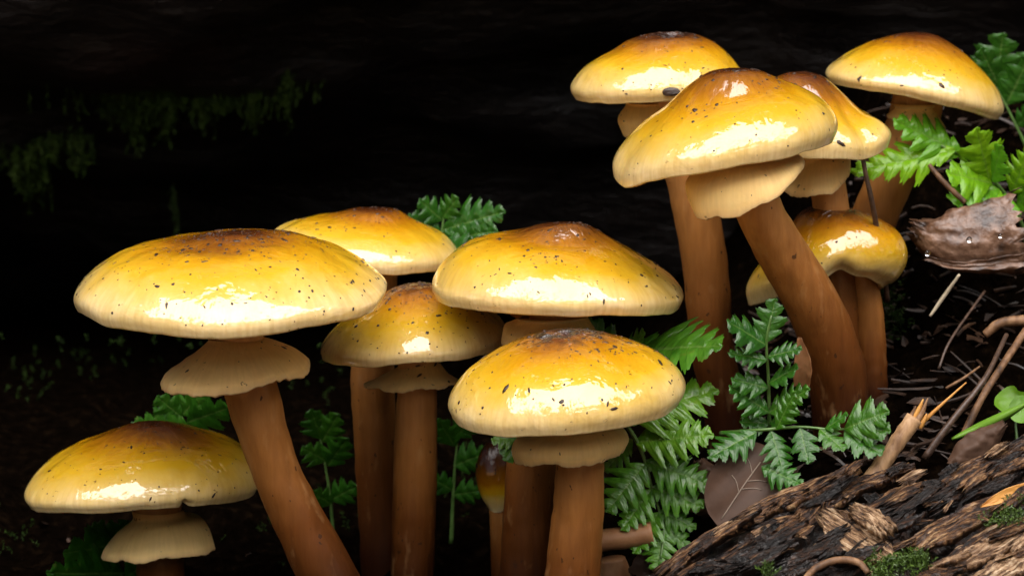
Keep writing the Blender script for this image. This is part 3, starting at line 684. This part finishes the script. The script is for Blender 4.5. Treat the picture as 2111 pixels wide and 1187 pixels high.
# round-leaved seedling on the right edge
sd = empty('seedling', P(2100, 930, 0.01)); tag(sd, 'green round-leaved seedling by the sticks on the bank', 'plant')
def round_leaf(parent, name, C, r, n, mat, sx=1.0, sy=1.0, cup=0.2, seed=0, rot=0.0, notch=0.0):
    a = n.orthogonal().normalized(); a = Quaternion(n, rot) @ a; b = n.cross(a); V_ = [C]; F_ = []; U_ = [(0, 0)]; m = 28; rings = 5
    for i in range(1, rings+1):
        for k in range(m):
            an = 2*math.pi*k/m; q = i/rings
            rad = r*q*(1+0.05*nz(math.cos(an)*2+seed, math.sin(an)*2, seed))*(1-notch*math.exp(-(an-math.pi)**2*8)*q)
            V_.append(C+a*(math.cos(an)*rad*sx)+b*(math.sin(an)*rad*sy)+n*(cup*r*q*q*(math.cos(2*an)*0.5+0.3)+0.06*r*nz(math.cos(an)*q*3+seed, math.sin(an)*q*3, 1)))
            U_.append((q*math.cos(an), abs(math.sin(an))*q+0.1))
    for k in range(m): F_.append((0, 1+k, 1+(k+1) % m))
    for i in range(rings-1):
        for k in range(m):
            o1 = 1+i*m; o2 = 1+(i+1)*m; F_.append((o1+k, o2+k, o2+(k+1) % m, o1+(k+1) % m))
    return mesh_obj(name, V_, F_, mat, parent, uvs=U_)
round_leaf(sd, 'leaf', P(2085, 828, 0.012), 36*PX, Vector((-0.2, -0.7, 0.6)).normalized(), M_LEAF, cup=0.5, seed=2, notch=0.35)
round_leaf(sd, 'leaf', P(2112, 848, 0.006), 34*PX, Vector((0.1, -0.7, 0.7)).normalized(), M_LEAF, cup=0.5, seed=4, rot=1.2, notch=0.35)
V_, F_, U_ = tube([P(2100, 935, 0.01), P(2095, 890, 0.012), P(2092, 850, 0.014)], [4*PX, 3*PX, 2*PX], 6, 10); mesh_obj('stalk', V_, F_, M_RACH, sd)
# long grass blade
def blade(name, pts, w, mat, label, cat, ndir=None):
    path = resample([P(*p) for p in pts], 20); V_ = []; F_ = []
    for i, p in enumerate(path):
        t = (path[min(19, i+1)]-path[max(0, i-1)]).normalized(); v = (CAM-p).normalized(); sd_ = t.cross(v).normalized()
        ww = w*PX*math.sin(math.pi*(0.04+0.94*i/19))**0.7
        V_ += [p-sd_*ww, p+v*ww*0.25, p+sd_*ww, p-v*ww*0.12]
    for i in range(19):
        for k in range(4): F_.append((i*4+k, i*4+(k+1) % 4, i*4+4+(k+1) % 4, i*4+4+k))
    F_ += [(3, 2, 1, 0), (76, 77, 78, 79)]
    o = mesh_obj(name, V_, F_, mat); tag(o, label, cat); return o
blade('grass_blade', [(1962, 905, 0.0), (2010, 885, 0.0), (2060, 862, -0.002), (2120, 830, -0.004)], 11, M_LEAFB, 'narrow green leaf blade lying below the round-leaved seedling', 'leaf')

# ------------------------------------------------------------------ dead leaves
n = (CAM-P(1540, 985, -0.012)).normalized()
dl = empty('dead_leaf', P(1540, 1060, -0.012)); tag(dl, 'flat oval grey-brown dead leaf leaning on the rotten wood', 'leaf')
C = P(1535, 1000, -0.012); M_DEAD2 = simple('dead_leaf_grey', [(0.3, (0.042, 0.021, 0.012)), (0.7, (0.080, 0.043, 0.026))], 160, 0.55, coat=0.03, spec=0.2, bump=0.2)
a = (P(1580, 925, -0.012)-P(1470, 1085, -0.02)).normalized(); nn = (n-a*n.dot(a)).normalized(); b = nn.cross(a)
V_ = [C]; F_ = []
def leafpt(u, v): return C+a*(u*100*PX)+b*(v*74*PX)+nn*((0.10*v*v-0.06*u*u+0.012*math.sin(9*v+3*u))*100*PX)
NN = 24
V_ = []; F_ = []
for i in range(NN+1):
    u = -1+2*i/NN; w_ = max(0.0, 1-abs(u)**2.2)**0.55*(1-0.10*u*0+0.03*nz(u*4, 1, 2))
    for j in range(NN+1):
        v = (-1+2*j/NN)*w_; V_.append(leafpt(u, v))
for i in range(NN):
    for j in range(NN): F_.append((i*(NN+1)+j, i*(NN+1)+j+1, (i+1)*(NN+1)+j+1, (i+1)*(NN+1)+j))
blade_o = mesh_obj('leaf_blade', V_, F_, M_DEAD2, dl)
def vein(pts, r, parent):
    V_, F_, U_ = tube([leafpt(u, v)+nn*0.00008 for u, v in pts], [r*PX]*len(pts), 6, 10); mesh_obj('vein', V_, F_, M_VEIN, parent)
M_VEIN = simple('leaf_vein', [(0.3, (0.16, 0.12, 0.09)), (0.7, (0.26, 0.20, 0.15))], 100, 0.5)
vein([(-0.85, 0.0), (0, 0.02), (0.6, 0.0)], 1.4, blade_o)
for u0, sgn in ((-0.2, 1), (0.1, -1), (0.3, 1), (-0.1, -1)): vein([(u0, 0.01), (u0+0.16, 0.25*sgn), (u0+0.22, 0.45*sgn)], 1.0, blade_o)

def sheet(name, mid, wid, mat, thick=0.0003, curl=0.0, jag=0.08, seed=0, nrow=40, ncol=14, parent=None, up=None, rough=0.06, fib=0.0):
    """ragged sheet or strip along a 3-D mid line; wid = widths (m); jagged ends and edges, real thickness"""
    data = [Vector((p.x, p.y, p.z, w)) for p, w in zip(mid, wid)]
    s_ = resample(data, nrow); pts = [Vector(v[:3]) for v in s_]; ww = [v[3] for v in s_]; wm = max(ww)
    rnd = random.Random(seed); V_ = []; F_ = []; UV_ = []; Lt = sum((pts[i+1]-pts[i]).length for i in range(nrow-1))
    e0 = [rnd.uniform(0, jag) for _ in range(ncol+1)]; e1 = [rnd.uniform(0, jag) for _ in range(ncol+1)]
    for side in (0, 1):
        for i in range(nrow):
            t = (pts[min(nrow-1, i+1)]-pts[max(0, i-1)]).normalized()
            v = up if up else (CAM-pts[i]).normalized(); v = (v-t*v.dot(t)).normalized(); sd_ = t.cross(v)
            s = i/(nrow-1)
            for j in range(ncol+1):
                c = j/ncol*2-1; w = ww[i]*0.5*(1+rough*1.6*nz(s*9+seed, c*0.5, seed))
                sh = (e0[j]*(1-s)**4-e1[j]*s**4)*Lt
                h = curl*wm*(c*c-0.4) + wm*rough*0.8*fbm(s*4+seed, c*1.5, seed*1.7, 1.5, 4) + fib*wm*(nz(s*2.5+seed, c*7, seed)+0.6*nz(s*6, c*19, seed+3)+0.5*nz(s*30, c*11, seed+8))
                UV_.append((s*Lt+seed*0.37, c*w+seed*0.11)); V_.append(pts[i]+t*sh+sd_*(c*w)+v*(h-(thick*(0.8+0.5*nz(s*8, c*3, seed)) if side else 0)))
    N = nrow*(ncol+1); W_ = ncol+1
    for i in range(nrow-1):
        for j in range(ncol):
            a_, b_, c_, d_ = i*W_+j, i*W_+j+1, (i+1)*W_+j+1, (i+1)*W_+j
            F_.append((a_, b_, c_, d_)); F_.append((N+a_, N+d_, N+c_, N+b_))
    for i in range(nrow-1):
        F_.append((i*W_, (i+1)*W_, N+(i+1)*W_, N+i*W_)); k = i*W_+ncol; F_.append((k, N+k, N+k+W_, k+W_))
    for j in range(ncol):
        F_.append((j, N+j, N+j+1, j+1)); k = (nrow-1)*W_+j; F_.append((k, k+1, N+k+1, N+k))
    return mesh_obj(name, V_, F_, mat, parent, smooth=True, uvs=UV_)

o = sheet('dead_leaf', [P(1868, 462, .058), P(1930, 488, .052), P(2010, 492, .05), P(2130, 470, .05)], [50*PX, 120*PX, 150*PX, 190*PX], M_DEAD, 0.00018, -0.22, 0.14, 3, nrow=60, ncol=24, rough=0.06, fib=0.012)
tag(o, 'large curled wet brown dead leaf below the bright fern', 'leaf')
o = sheet('dead_leaf', [P(1900, 530, .052), P(1985, 548, .048), P(2130, 535, .046)], [10*PX, 18*PX, 34*PX], M_DEAD, 0.0002, 0.2, 0.10, 8, rough=0.2)
tag(o, 'narrow torn brown leaf edge under the large curled leaf', 'leaf')
o = sheet('dead_leaf', [P(1955, 960, -.004), P(2010, 925, -.004), P(2075, 870, -.004)], [26*PX, 70*PX, 20*PX], M_DEAD2, 0.0003, -0.2, 0.06, 12, rough=0.08)
tag(o, 'grey-brown dead leaf behind the long reddish bark strip', 'leaf')
o = sheet('dead_leaf', [P(1430, 1060, -.002), P(1455, 1010, -.002), P(1440, 945, -.002)], [50*PX, 110*PX, 20*PX], M_DEAD2, 0.0003, -0.2, 0.06, 14, rough=0.08)
tag(o, 'dark brown dead leaf half behind the hanging fern', 'leaf')
o = sheet('dead_leaf', [P(1322, 1195, 0.0), P(1345, 1150, 0.0), P(1350, 1110, 0.0)], [70*PX, 60*PX, 20*PX], M_DEAD2, 0.0003, -0.2, 0.06, 15, rough=0.08)
tag(o, 'small brown dead leaf behind the fern tip', 'leaf')

# water beads on the curled leaf
M_DROP = MT('water_bead'); M_DROP.set(Roughness=0.0, IOR=1.33, Transmission_Weight=1.0); M_DROP = M_DROP.m
rnd = random.Random(9)
for px_, py_ in ((1998, 494), (1912, 522), (2062, 486)):
    r = rnd.uniform(5, 9)*PX; V_ = []; F_ = []; c = P(px_, py_, 0.0455)
    for i in range(5):
        th = math.pi/2*i/4
        for k in range(10): V_.append(c+Vector((math.cos(k*.6283)*r*math.cos(th), -math.sin(th)*r*0.8, math.sin(k*.6283)*r*math.cos(th))))
    for i in range(4):
        for k in range(10): F_.append((i*10+k, i*10+(k+1) % 10, (i+1)*10+(k+1) % 10, (i+1)*10+k))
    F_.append(tuple(range(9, -1, -1)))
    o = mesh_obj('water_bead', V_, F_, M_DROP); tag(o, 'clear water bead on the large curled brown leaf', 'water drop', 'water beads on the curled leaf')

# ------------------------------------------------------------------ rotten wood at lower right
rl = empty('rotten_log', P(1750, 1187, -0.03)); tag(rl, 'rotten shredded log with dark wet fibres and pale splits in the foreground', 'log')
V_ = []; F_ = []; UV_ = []; nx, ny = 240, 140
def log_top(px_):                                     # ridge line of the heap, photo pixels
    pts = [(1180, 1290), (1330, 1200), (1400, 1140), (1480, 1092), (1560, 1058), (1640, 1030), (1720, 1022), (1800, 1015), (1880, 1000), (1960, 985), (2111, 945), (2300, 900), (2600, 860)]
    for (x0, y0), (x1, y1) in zip(pts, pts[1:]):
        if x0 <= px_ <= x1: return y0+(y1-y0)*(px_-x0)/(x1-x0)
    return pts[-1][1] if px_ > 2000 else pts[0][1]
for j in range(ny+1):
    v = j/ny
    for i in range(nx+1):
        px_ = 1180+1200*i/nx
        top = P(px_, log_top(px_), -0.022)
        back = max(0.0, 0.15-v)/0.15; fr = max(0.0, v-0.15)/0.85
        y = -0.022+0.020*back-0.075*fr; z = top.z-0.03*back**2-0.055*fr**1.25+0.004*math.sin(fr*3.0)
        # fibres run up to the right
        x = top.x; al = x*0.86+z*0.5; ac = -x*0.5+z*0.86
        h = 0.0060*fbm(al*0.3, ac, y*0.8, 110, 5)+0.0030*fbm(al*0.3, ac, y, 300, 4)+0.0012*fbm(al*0.5, ac, y, 900, 3)
        V_.append(Vector((x, y-h*0.8+0.006, z+h*0.6-0.002))); UV_.append((al, ac-y*0.7))
for j in range(ny):
    for i in range(nx): F_.append((j*(nx+1)+i, (j+1)*(nx+1)+i, (j+1)*(nx+1)+i+1, j*(nx+1)+i+1))
mesh_obj('core', V_, F_, M_BARKD, rl, uvs=UV_)
def core_y(px_, py_):
    best = (1e9, -0.03)
    for k in range(60):
        fr = k/59; top = P(px_, log_top(px_), -0.022); y = -0.022-0.075*fr; z = top.z-0.055*fr**1.25+0.004*math.sin(fr*3.0)
        d = Vector((top.x, y, z))-CAM; q = 593.5-_f*d.dot(_up)/d.dot(_fw)
        if abs(q-py_) < best[0]: best = (abs(q-py_), y)
    return best[1]
def strip(pts, w, mat, seed, thick=0.0022, curl=-0.12, jag=0.2, name='wood_strip', fib=0.11, rough=0.15, nrow=70, ncol=26, up=None, off=0.0035):
    mid = [P(x, y, core_y(x, y)-off) for x, y, _ in pts]; ws = [k*PX*0.8 for k in w]
    return sheet(name, mid, ws, mat, thick, curl, jag, seed, nrow, ncol, rl, up, rough, fib)
U1 = Vector((-0.2, -0.6, 0.75)).normalized(); U2 = Vector((0.1, -0.85, 0.5)).normalized()
strip([(1345, 1195, -.030), (1420, 1135, -.030), (1500, 1085, -.028), (1580, 1050, -.026)], [50, 46, 42, 34], M_BARK, 21, up=U1)
strip([(1490, 1090, -.030), (1600, 1030, -.028), (1700, 992, -.026), (1785, 945, -.026)], [30, 52, 44, 26], M_BARK, 22, up=U1)
strip([(1600, 1110, -.036), (1660, 1070, -.036), (1690, 1040, -.036)], [50, 46, 22], M_BARK, 23, up=U2)
strip([(1700, 1040, -.030), (1760, 1000, -.028), (1830, 975, -.027), (1890, 955, -.026)], [36, 44, 34, 22], M_BARK, 24, up=U1)
strip([(1930, 1005, -.028), (2000, 962, -.027), (2060, 935, -.027), (2130, 895, -.027)], [50, 54, 40, 34], M_BARK, 25, up=U1)
strip([(1905, 1050, -.034), (1980, 1010, -.034), (2060, 970, -.034), (2140, 930, -.034)], [40, 60, 60, 60], M_BARKD, 26, up=U2)
strip([(1685, 1050, -.040), (1740, 1085, -.042), (1800, 1125, -.044), (1845, 1155, -.045)], [40, 96, 92, 36], M_WOODL, 27, up=U2, thick=0.0012, fib=0.07, rough=0.10, jag=0.12, curl=-0.05, off=0.0065)
strip([(1750, 1042, -.038), (1800, 1065, -.040), (1838, 1092, -.041)], [34, 56, 40], M_WOODL, 28, up=U2, fib=0.10, off=0.013)
strip([(1860, 1140, -.044), (1930, 1095, -.044), (2010, 1055, -.043), (2130, 1000, -.042)], [40, 66, 60, 50], M_BARK, 29, up=U1)
strip([(1900, 1200, -.052), (1980, 1150, -.052), (2060, 1110, -.051), (2140, 1065, -.050)], [40, 60, 66, 60], M_WOODL, 30, up=U1)
strip([(1990, 1215, -.058), (2060, 1175, -.057), (2140, 1125, -.056)], [60, 80, 80], M_WOODL, 31, up=U1)
strip([(1470, 1190, -.044), (1560, 1140, -.044), (1640, 1100, -.043)], [40, 60, 40], M_BARKD, 32, up=U1)
strip([(1560, 1200, -.052), (1640, 1160, -.052), (1720, 1140, -.050)], [40, 60, 40], M_BARKD, 33, up=U1)
strip([(1440, 1200, -.038), (1500, 1150, -.038), (1560, 1110, -.037)], [26, 30, 20], M_BARK, 34, up=U2)
for k, (a0, b0, a1, b1, w) in enumerate(((1655, 1020, 1725, 975, 18), (1735, 985, 1790, 940, 15), (1822, 985, 1876, 950, 16), (1850, 1000, 1915, 968, 20), (1645, 1070, 1680, 1035, 22), (1600, 1045, 1640, 1022, 16),
                                        (1930, 990, 1985, 950, 15), (2030, 945, 2085, 908, 16), (1560, 1062, 1600, 1035, 15), (1700, 1045, 1712, 1000, 14), (1900, 1010, 1940, 1000, 26), (1470, 1105, 1520, 1070, 14))):
    strip([(a0, b0, 0), ((a0+a1)/2, (b0+b1)/2-3, 0), (a1, b1, 0)], [w*1.2, w*1.4, w*0.6], (M_BARK, M_BARK, M_BARKD, M_WOODL)[k % 4], 120+k, thick=0.0018, nrow=26, ncol=10, jag=0.3, fib=0.16, off=0.005, name='shard')
rnd = random.Random(12)
for k in range(44):
    px_ = rnd.uniform(1400, 2080); py_ = log_top(px_)+14+rnd.random()*190; an = R_(rnd.gauss(29, 7)); L_ = rnd.uniform(80, 210)
    if py_ > 1215: continue
    pal = (py_-1187)*0.45+(px_-2111)*0.25 > -75
    mt = rnd.choice((M_WOODL, M_WOODL, M_BARK)) if pal else rnd.choice((M_BARK, M_BARK, M_BARKD, M_BARKD))
    w = rnd.uniform(10, 30)
    strip([(px_, py_, 0), (px_+math.cos(an)*L_*.5, py_-math.sin(an)*L_*.5-rnd.uniform(-6, 8), 0), (px_+math.cos(an)*L_, py_-math.sin(an)*L_, 0)], [w*0.7, w*1.2, w*0.5], mt, 200+k,
          thick=0.0016, nrow=36, ncol=8, jag=0.3, fib=0.2, rough=0.2, off=rnd.uniform(0.003, 0.009), up=rnd.choice((U1, U2)))
rnd = random.Random(4)
for k in range(26):                                                            # splinters standing off the heap
    px_ = rnd.uniform(1380, 2110); py_ = log_top(px_)+rnd.uniform(-5, 170); yy = -0.026-0.0002*max(0, py_-log_top(px_))
    an = R_(rnd.gauss(28, 22)); L_ = rnd.uniform(25, 80)
    strip([(px_, py_, yy-0.004), (px_+math.cos(an)*L_*.5, py_-math.sin(an)*L_*.5, yy-0.005), (px_+math.cos(an)*L_, py_-math.sin(an)*L_, yy-0.006)],
          [rnd.uniform(8, 18), rnd.uniform(8, 20), 4], rnd.choice((M_BARK, M_BARK, M_BARKD, M_WOODL)), 60+k, thick=0.0008, name='splinter', nrow=12, ncol=4, jag=0.2)

def stick(label, pts, mat, cat='twig', name='twig', nseg=10, rough=0.12, seed=1):
    path = [P(x, y, core_y(x, y)-0.008 if name == 'root' else yy) for x, y, yy, r in pts]; V_, F_, U_ = tube(path, [r*PX for *_, r in pts], nseg, 26, rough, seed)
    o = mesh_obj(name, V_, F_, mat); tag(o, label, cat); return o
tw = empty('broken_twig', P(1800, 985, -0.014)); tag(tw, 'thick broken twig with splintered orange end standing on the bank', 'twig')
V_, F_, U_ = tube([P(1795, 990, -.014), P(1840, 925, -.012), P(1885, 862, -.010)], [19*PX, 17*PX, 18*PX], 14, 26, 0.15, 5); mesh_obj('shaft', V_, F_, M_TWIGP, tw)
for k, (dx, dy, L_) in enumerate(((-10, 4, 40), (0, 0, 50), (10, 2, 44), (18, 10, 30), (4, 8, 60))):
    V_, F_, U_ = tube([P(1876+dx, 872+dy, -.011+0.001*(k % 2)), P(1876+dx+L_*.35, 872+dy-L_*.55, -.010), P(1876+dx+L_*.55, 872+dy-L_, -.010)], [7*PX, 5*PX, 1.2*PX], 6, 8, 0.2, k)
    mesh_obj('splinter', V_, F_, M_ORANGE if k % 2 else M_TWIG, tw)
stick('thin orange sliver sticking up from the broken twig', [(1900, 872, -.009, 5), (1945, 830, -.009, 3), (1992, 788, -.008, 1.5)], M_ORANGE, seed=2)
stick('long grey twig slanting up the bank beside the broken twig', [(1905, 945, -.002, 8), (1960, 870, 0.0, 7), (2030, 780, .006, 6), (2075, 690, .02, 5)], M_TWIGD, seed=3)
stick('long brown twig leaning behind the seedling', [(1985, 900, .012, 9), (2030, 810, .016, 8), (2115, 680, .03, 8)], M_TWIG, seed=4)
stick('pale dry pine needle lying below the curled leaf', [(1917, 652, .048, 3), (1945, 612, .048, 4.5), (1978, 566, .046, 3)], M_NEEDLE, 'needle', 'pine_needle', seed=5)
stick('thin black stalk standing between two rear stems', [(1772, 290, .034, 5), (1785, 360, .034, 5), (1803, 445, .036, 6), (1830, 620, .05, 6)], M_TWIGD, 'stalk', 'stalk', seed=6)
stick('short brown twig below the bright fern', [(1915, 340, .058, 5), (1945, 375, .056, 6), (1990, 418, .055, 6)], M_TWIG, seed=7)
stick('looped reddish root arching over the rotten log', [(1650, 1205, -.062, 6), (1680, 1172, -.064, 7), (1725, 1154, -.066, 7.5), (1768, 1158, -.064, 7), (1790, 1180, -.06, 6)], M_TWIG, 'root', 'root', seed=8)
stick('thin grey twig crossing the dark litter', [(1935, 760, .03, 3), (1960, 700, .035, 3), (2030, 600, .05, 3)], M_TWIGD, seed=9)
stick('reddish curved twig on the litter below the curled leaf', [(2030, 690, .036, 9), (2065, 665, .036, 11), (2120, 660, .036, 12)], M_TWIG, seed=10)
stick('thin brown twig lying among the dark litter', [(1950, 800, .012, 3), (1985, 780, .012, 3), (2020, 755, .016, 2)], M_TWIG, seed=11)
# pale torn sheath beside the thick curved stem
o = sheet('bark_flake', [P(1652, 800, .0), P(1655, 750, -.002), P(1648, 695, -.002)], [34*PX, 36*PX, 10*PX], M_STEM2, 0.0006, 0.25, 0.05, 44, rough=0.05, fib=0.03)
tag(o, 'pale pinkish torn flake standing against the thick curved stem', 'bark')
o = sheet('dead_leaf', [P(x, y, core_y(x, y)-0.007) for x, y in ((2020, 1045), (2070, 1022), (2130, 1000))], [4*PX, 24*PX, 20*PX], M_ORANGE, 0.0003, 0.1, 0.05, 45)
tag(o, 'thin orange leaf sliver on the rotten log', 'leaf')
# chips caught on caps
def chip(label, px_, py_, Y, w, h, seed):
    r = random.Random(seed); V_ = []; F_ = []; c = P(px_, py_, Y)
    for i in range(5):
        th = -math.pi/2+math.pi*i/4
        for k in range(9):
            a_ = 2*math.pi*k/9; q = (0.75+0.5*r.random())*max(0.12, math.cos(th))
            V_.append(c+Vector((math.cos(a_)*w*PX*q, math.sin(a_)*min(w, h)*PX*0.5*q, math.sin(th)*h*PX*0.8+math.sin(a_)*h*PX*.4*q)))
    for i in range(4):
        for k in range(9): F_.append((i*9+k, i*9+(k+1) % 9, (i+1)*9+(k+1) % 9, (i+1)*9+k))
    F_ += [tuple(range(8, -1, -1)), tuple(36+k for k in range(9))]
    o = mesh_obj('bark_chip', V_, F_, M_SPECK, smooth=False); tag(o, label, 'bark chip'); return o
chip('dark wet bark chip stuck on the rim of the right leaning mushroom', 1780, 166, 0.060, 13, 14, 1)
chip('black bark crumb wedged between the tilted cap and the one behind', 1383, 189, 0.046, 22, 11, 2)

# ------------------------------------------------------------------ moss and litter
def tuft(V_, F_, p, d, L_, w, rnd):
    a_ = d.orthogonal().normalized(); a_ = Quaternion(d, rnd.uniform(0, 6.28)) @ a_; b = len(V_)
    V_ += [p-a_*w, p+a_*w, p+d*L_*0.6+a_*w*0.8, p+d*L_]
    F_ += [(b, b+1, b+2, b+3)]
def moss_patch(label, spots, mat, seed, n, L_, surf, spread, hang=False):
    rnd = random.Random(seed); V_ = []; F_ = []
    for q in range(n):
        px_, py_, s1, s2 = rnd.choice(spots); px_ += rnd.gauss(0, s1); py_ += rnd.gauss(0, s2)
        p = surf(px_, py_)
        steps = rnd.randint(5, 11) if hang else rnd.randint(3, 6)
        d = Vector((rnd.gauss(0, .3), -0.5+rnd.gauss(0, .2), -1 if hang else 0.8)).normalized(); cur = p.copy()
        for k in range(steps):
            d = (d+Vector((rnd.gauss(0, .25), rnd.gauss(0, .2), -0.25 if hang else 0.0))).normalized()
            for m in range(3):
                ld = (d*0.7+Vector((rnd.gauss(0, .7), rnd.gauss(0, .7), rnd.gauss(0, .5)))).normalized()
                tuft(V_, F_, cur, ld, L_*rnd.uniform(.6, 1.2), L_*0.16, rnd)
            cur = cur+d*L_*0.6
    o = mesh_obj('moss', V_, F_, mat, smooth=False); o['kind'] = 'stuff'; tag(o, label, 'moss'); return o
lh = lambda x, y: log_hit(x, y)
moss_patch('shaggy dark moss drape hanging from the shaded log', [(255, 205, 18, 16), (285, 235, 8, 26), (330, 185, 26, 10), (345, 225, 7, 18), (420, 200, 12, 20), (440, 180, 26, 10), (500, 172, 26, 8), (520, 205, 6, 14), (590, 180, 5, 20), (270, 180, 26, 10), (400, 182, 120, 12), (430, 178, 130, 10)], M_MOSSB, 1, 560, 0.0013, lh, 0, True)
moss_patch('dark moss low on the shaded log at its mossy end', [(30, 310, 26, 14), (90, 330, 8, 26), (110, 280, 22, 8), (60, 345, 8, 20), (170, 285, 10, 14)], M_MOSSB, 2, 130, 0.0016, lh, 0, True)
moss_patch('small moss wisp high on the shaded log', [(70, 30, 22, 12)], M_MOSS, 3, 60, 0.0015, lh, 0, True)
moss_patch('thin moss strand dangling above the broadest cap', [(360, 400, 3, 10), (362, 430, 3, 14), (364, 460, 3, 10)], M_MOSS, 4, 40, 0.0007, lh, 0, True)
moss_patch('bright moss tuft on the rotten log beside the looped root', [(1850, 1165, 26, 10), (1890, 1160, 14, 8), (1815, 1180, 12, 8)], M_MOSS, 5, 200, 0.0009, lambda x, y: P(x, y, core_y(x, y)-0.007), 0)
moss_patch('small bright moss sprigs on the pale split wood', [(2090, 1032, 12, 5), (2060, 1075, 14, 6), (2085, 1065, 14, 6)], M_MOSS, 6, 110, 0.0007, lambda x, y: P(x, y, core_y(x, y)-0.007), 0)
moss_patch('tiny moss sprig on the dark wet wood', [(1578, 1180, 8, 6)], M_MOSS, 7, 26, 0.0009, lambda x, y: P(x, y, core_y(x, y)-0.006), 0)
moss_patch('straggly green moss on the dark bank behind the split mushroom', [(1835, 640, 12, 26), (1850, 700, 16, 30), (1870, 770, 20, 20)], M_MOSSD, 8, 70, 0.0012, lambda x, y: P(x, y, 0.07), 0)
gs = lambda x, y: next((p for p in (P(x, y, 0.03+0.004*i) for i in range(70)) if p.z < ground_z(p.x, p.y)+0.004), P(x, y, 0.2))
moss_patch('dark moss cushion on the ground in the shade under the caps', [(150, 740, 70, 30), (300, 720, 60, 20), (60, 800, 40, 40), (640, 780, 50, 40), (960, 1000, 40, 60), (700, 1080, 40, 40), (480, 1120, 50, 30), (40, 1120, 30, 30)], M_MOSSD, 9, 110, 0.0012, gs, 0)

rnd = random.Random(31); V_ = []; F_ = []
for q in range(1150):
    if q < 1100: x = rnd.uniform(0.055, 0.19); y = rnd.uniform(-0.005, 0.17)
    else: x = rnd.uniform(-0.14, 0.06); y = rnd.uniform(0.03, 0.2)
    p = Vector((x, y, ground_z(x, y)+ground_noise(x, y)+rnd.uniform(0.0, 0.002)))
    an = rnd.uniform(0, 6.28); d = Vector((math.cos(an), math.sin(an)*0.8, rnd.uniform(-.1, .45))).normalized(); b = len(V_)
    if rnd.random() < 0.6:
        L_ = rnd.uniform(0.002, 0.016); r = rnd.uniform(0.00012, 0.0006); tv, tf, _ = tube([p-d*L_*.5, p+Vector((0, 0, rnd.uniform(-.001, .001))), p+d*L_*.5], [r, r*1.1, r*.6], 5, 4)
        V_ += tv; F_ += [tuple(i+b for i in f) for f in tf]
    else:
        w = d.cross(Vector((rnd.gauss(0, .4), rnd.gauss(0, .4), 1))).normalized(); L_ = rnd.uniform(.0008, .004); u = w.cross(d)
        for m in range(6):
            a_ = m*math.pi/3; V_.append(p+d*(math.cos(a_)*L_)+w*(math.sin(a_)*L_*rnd.uniform(.3, .6))+u*(rnd.uniform(-.15, .25)*L_))
        F_ += [(b, b+1, b+2, b+3), (b, b+3, b+4, b+5)]
li = mesh_obj('litter', V_, F_, M_LITTER, smooth=False); li['kind'] = 'stuff'; tag(li, 'dark wet leaf and twig litter over the ground and bank', 'litter')
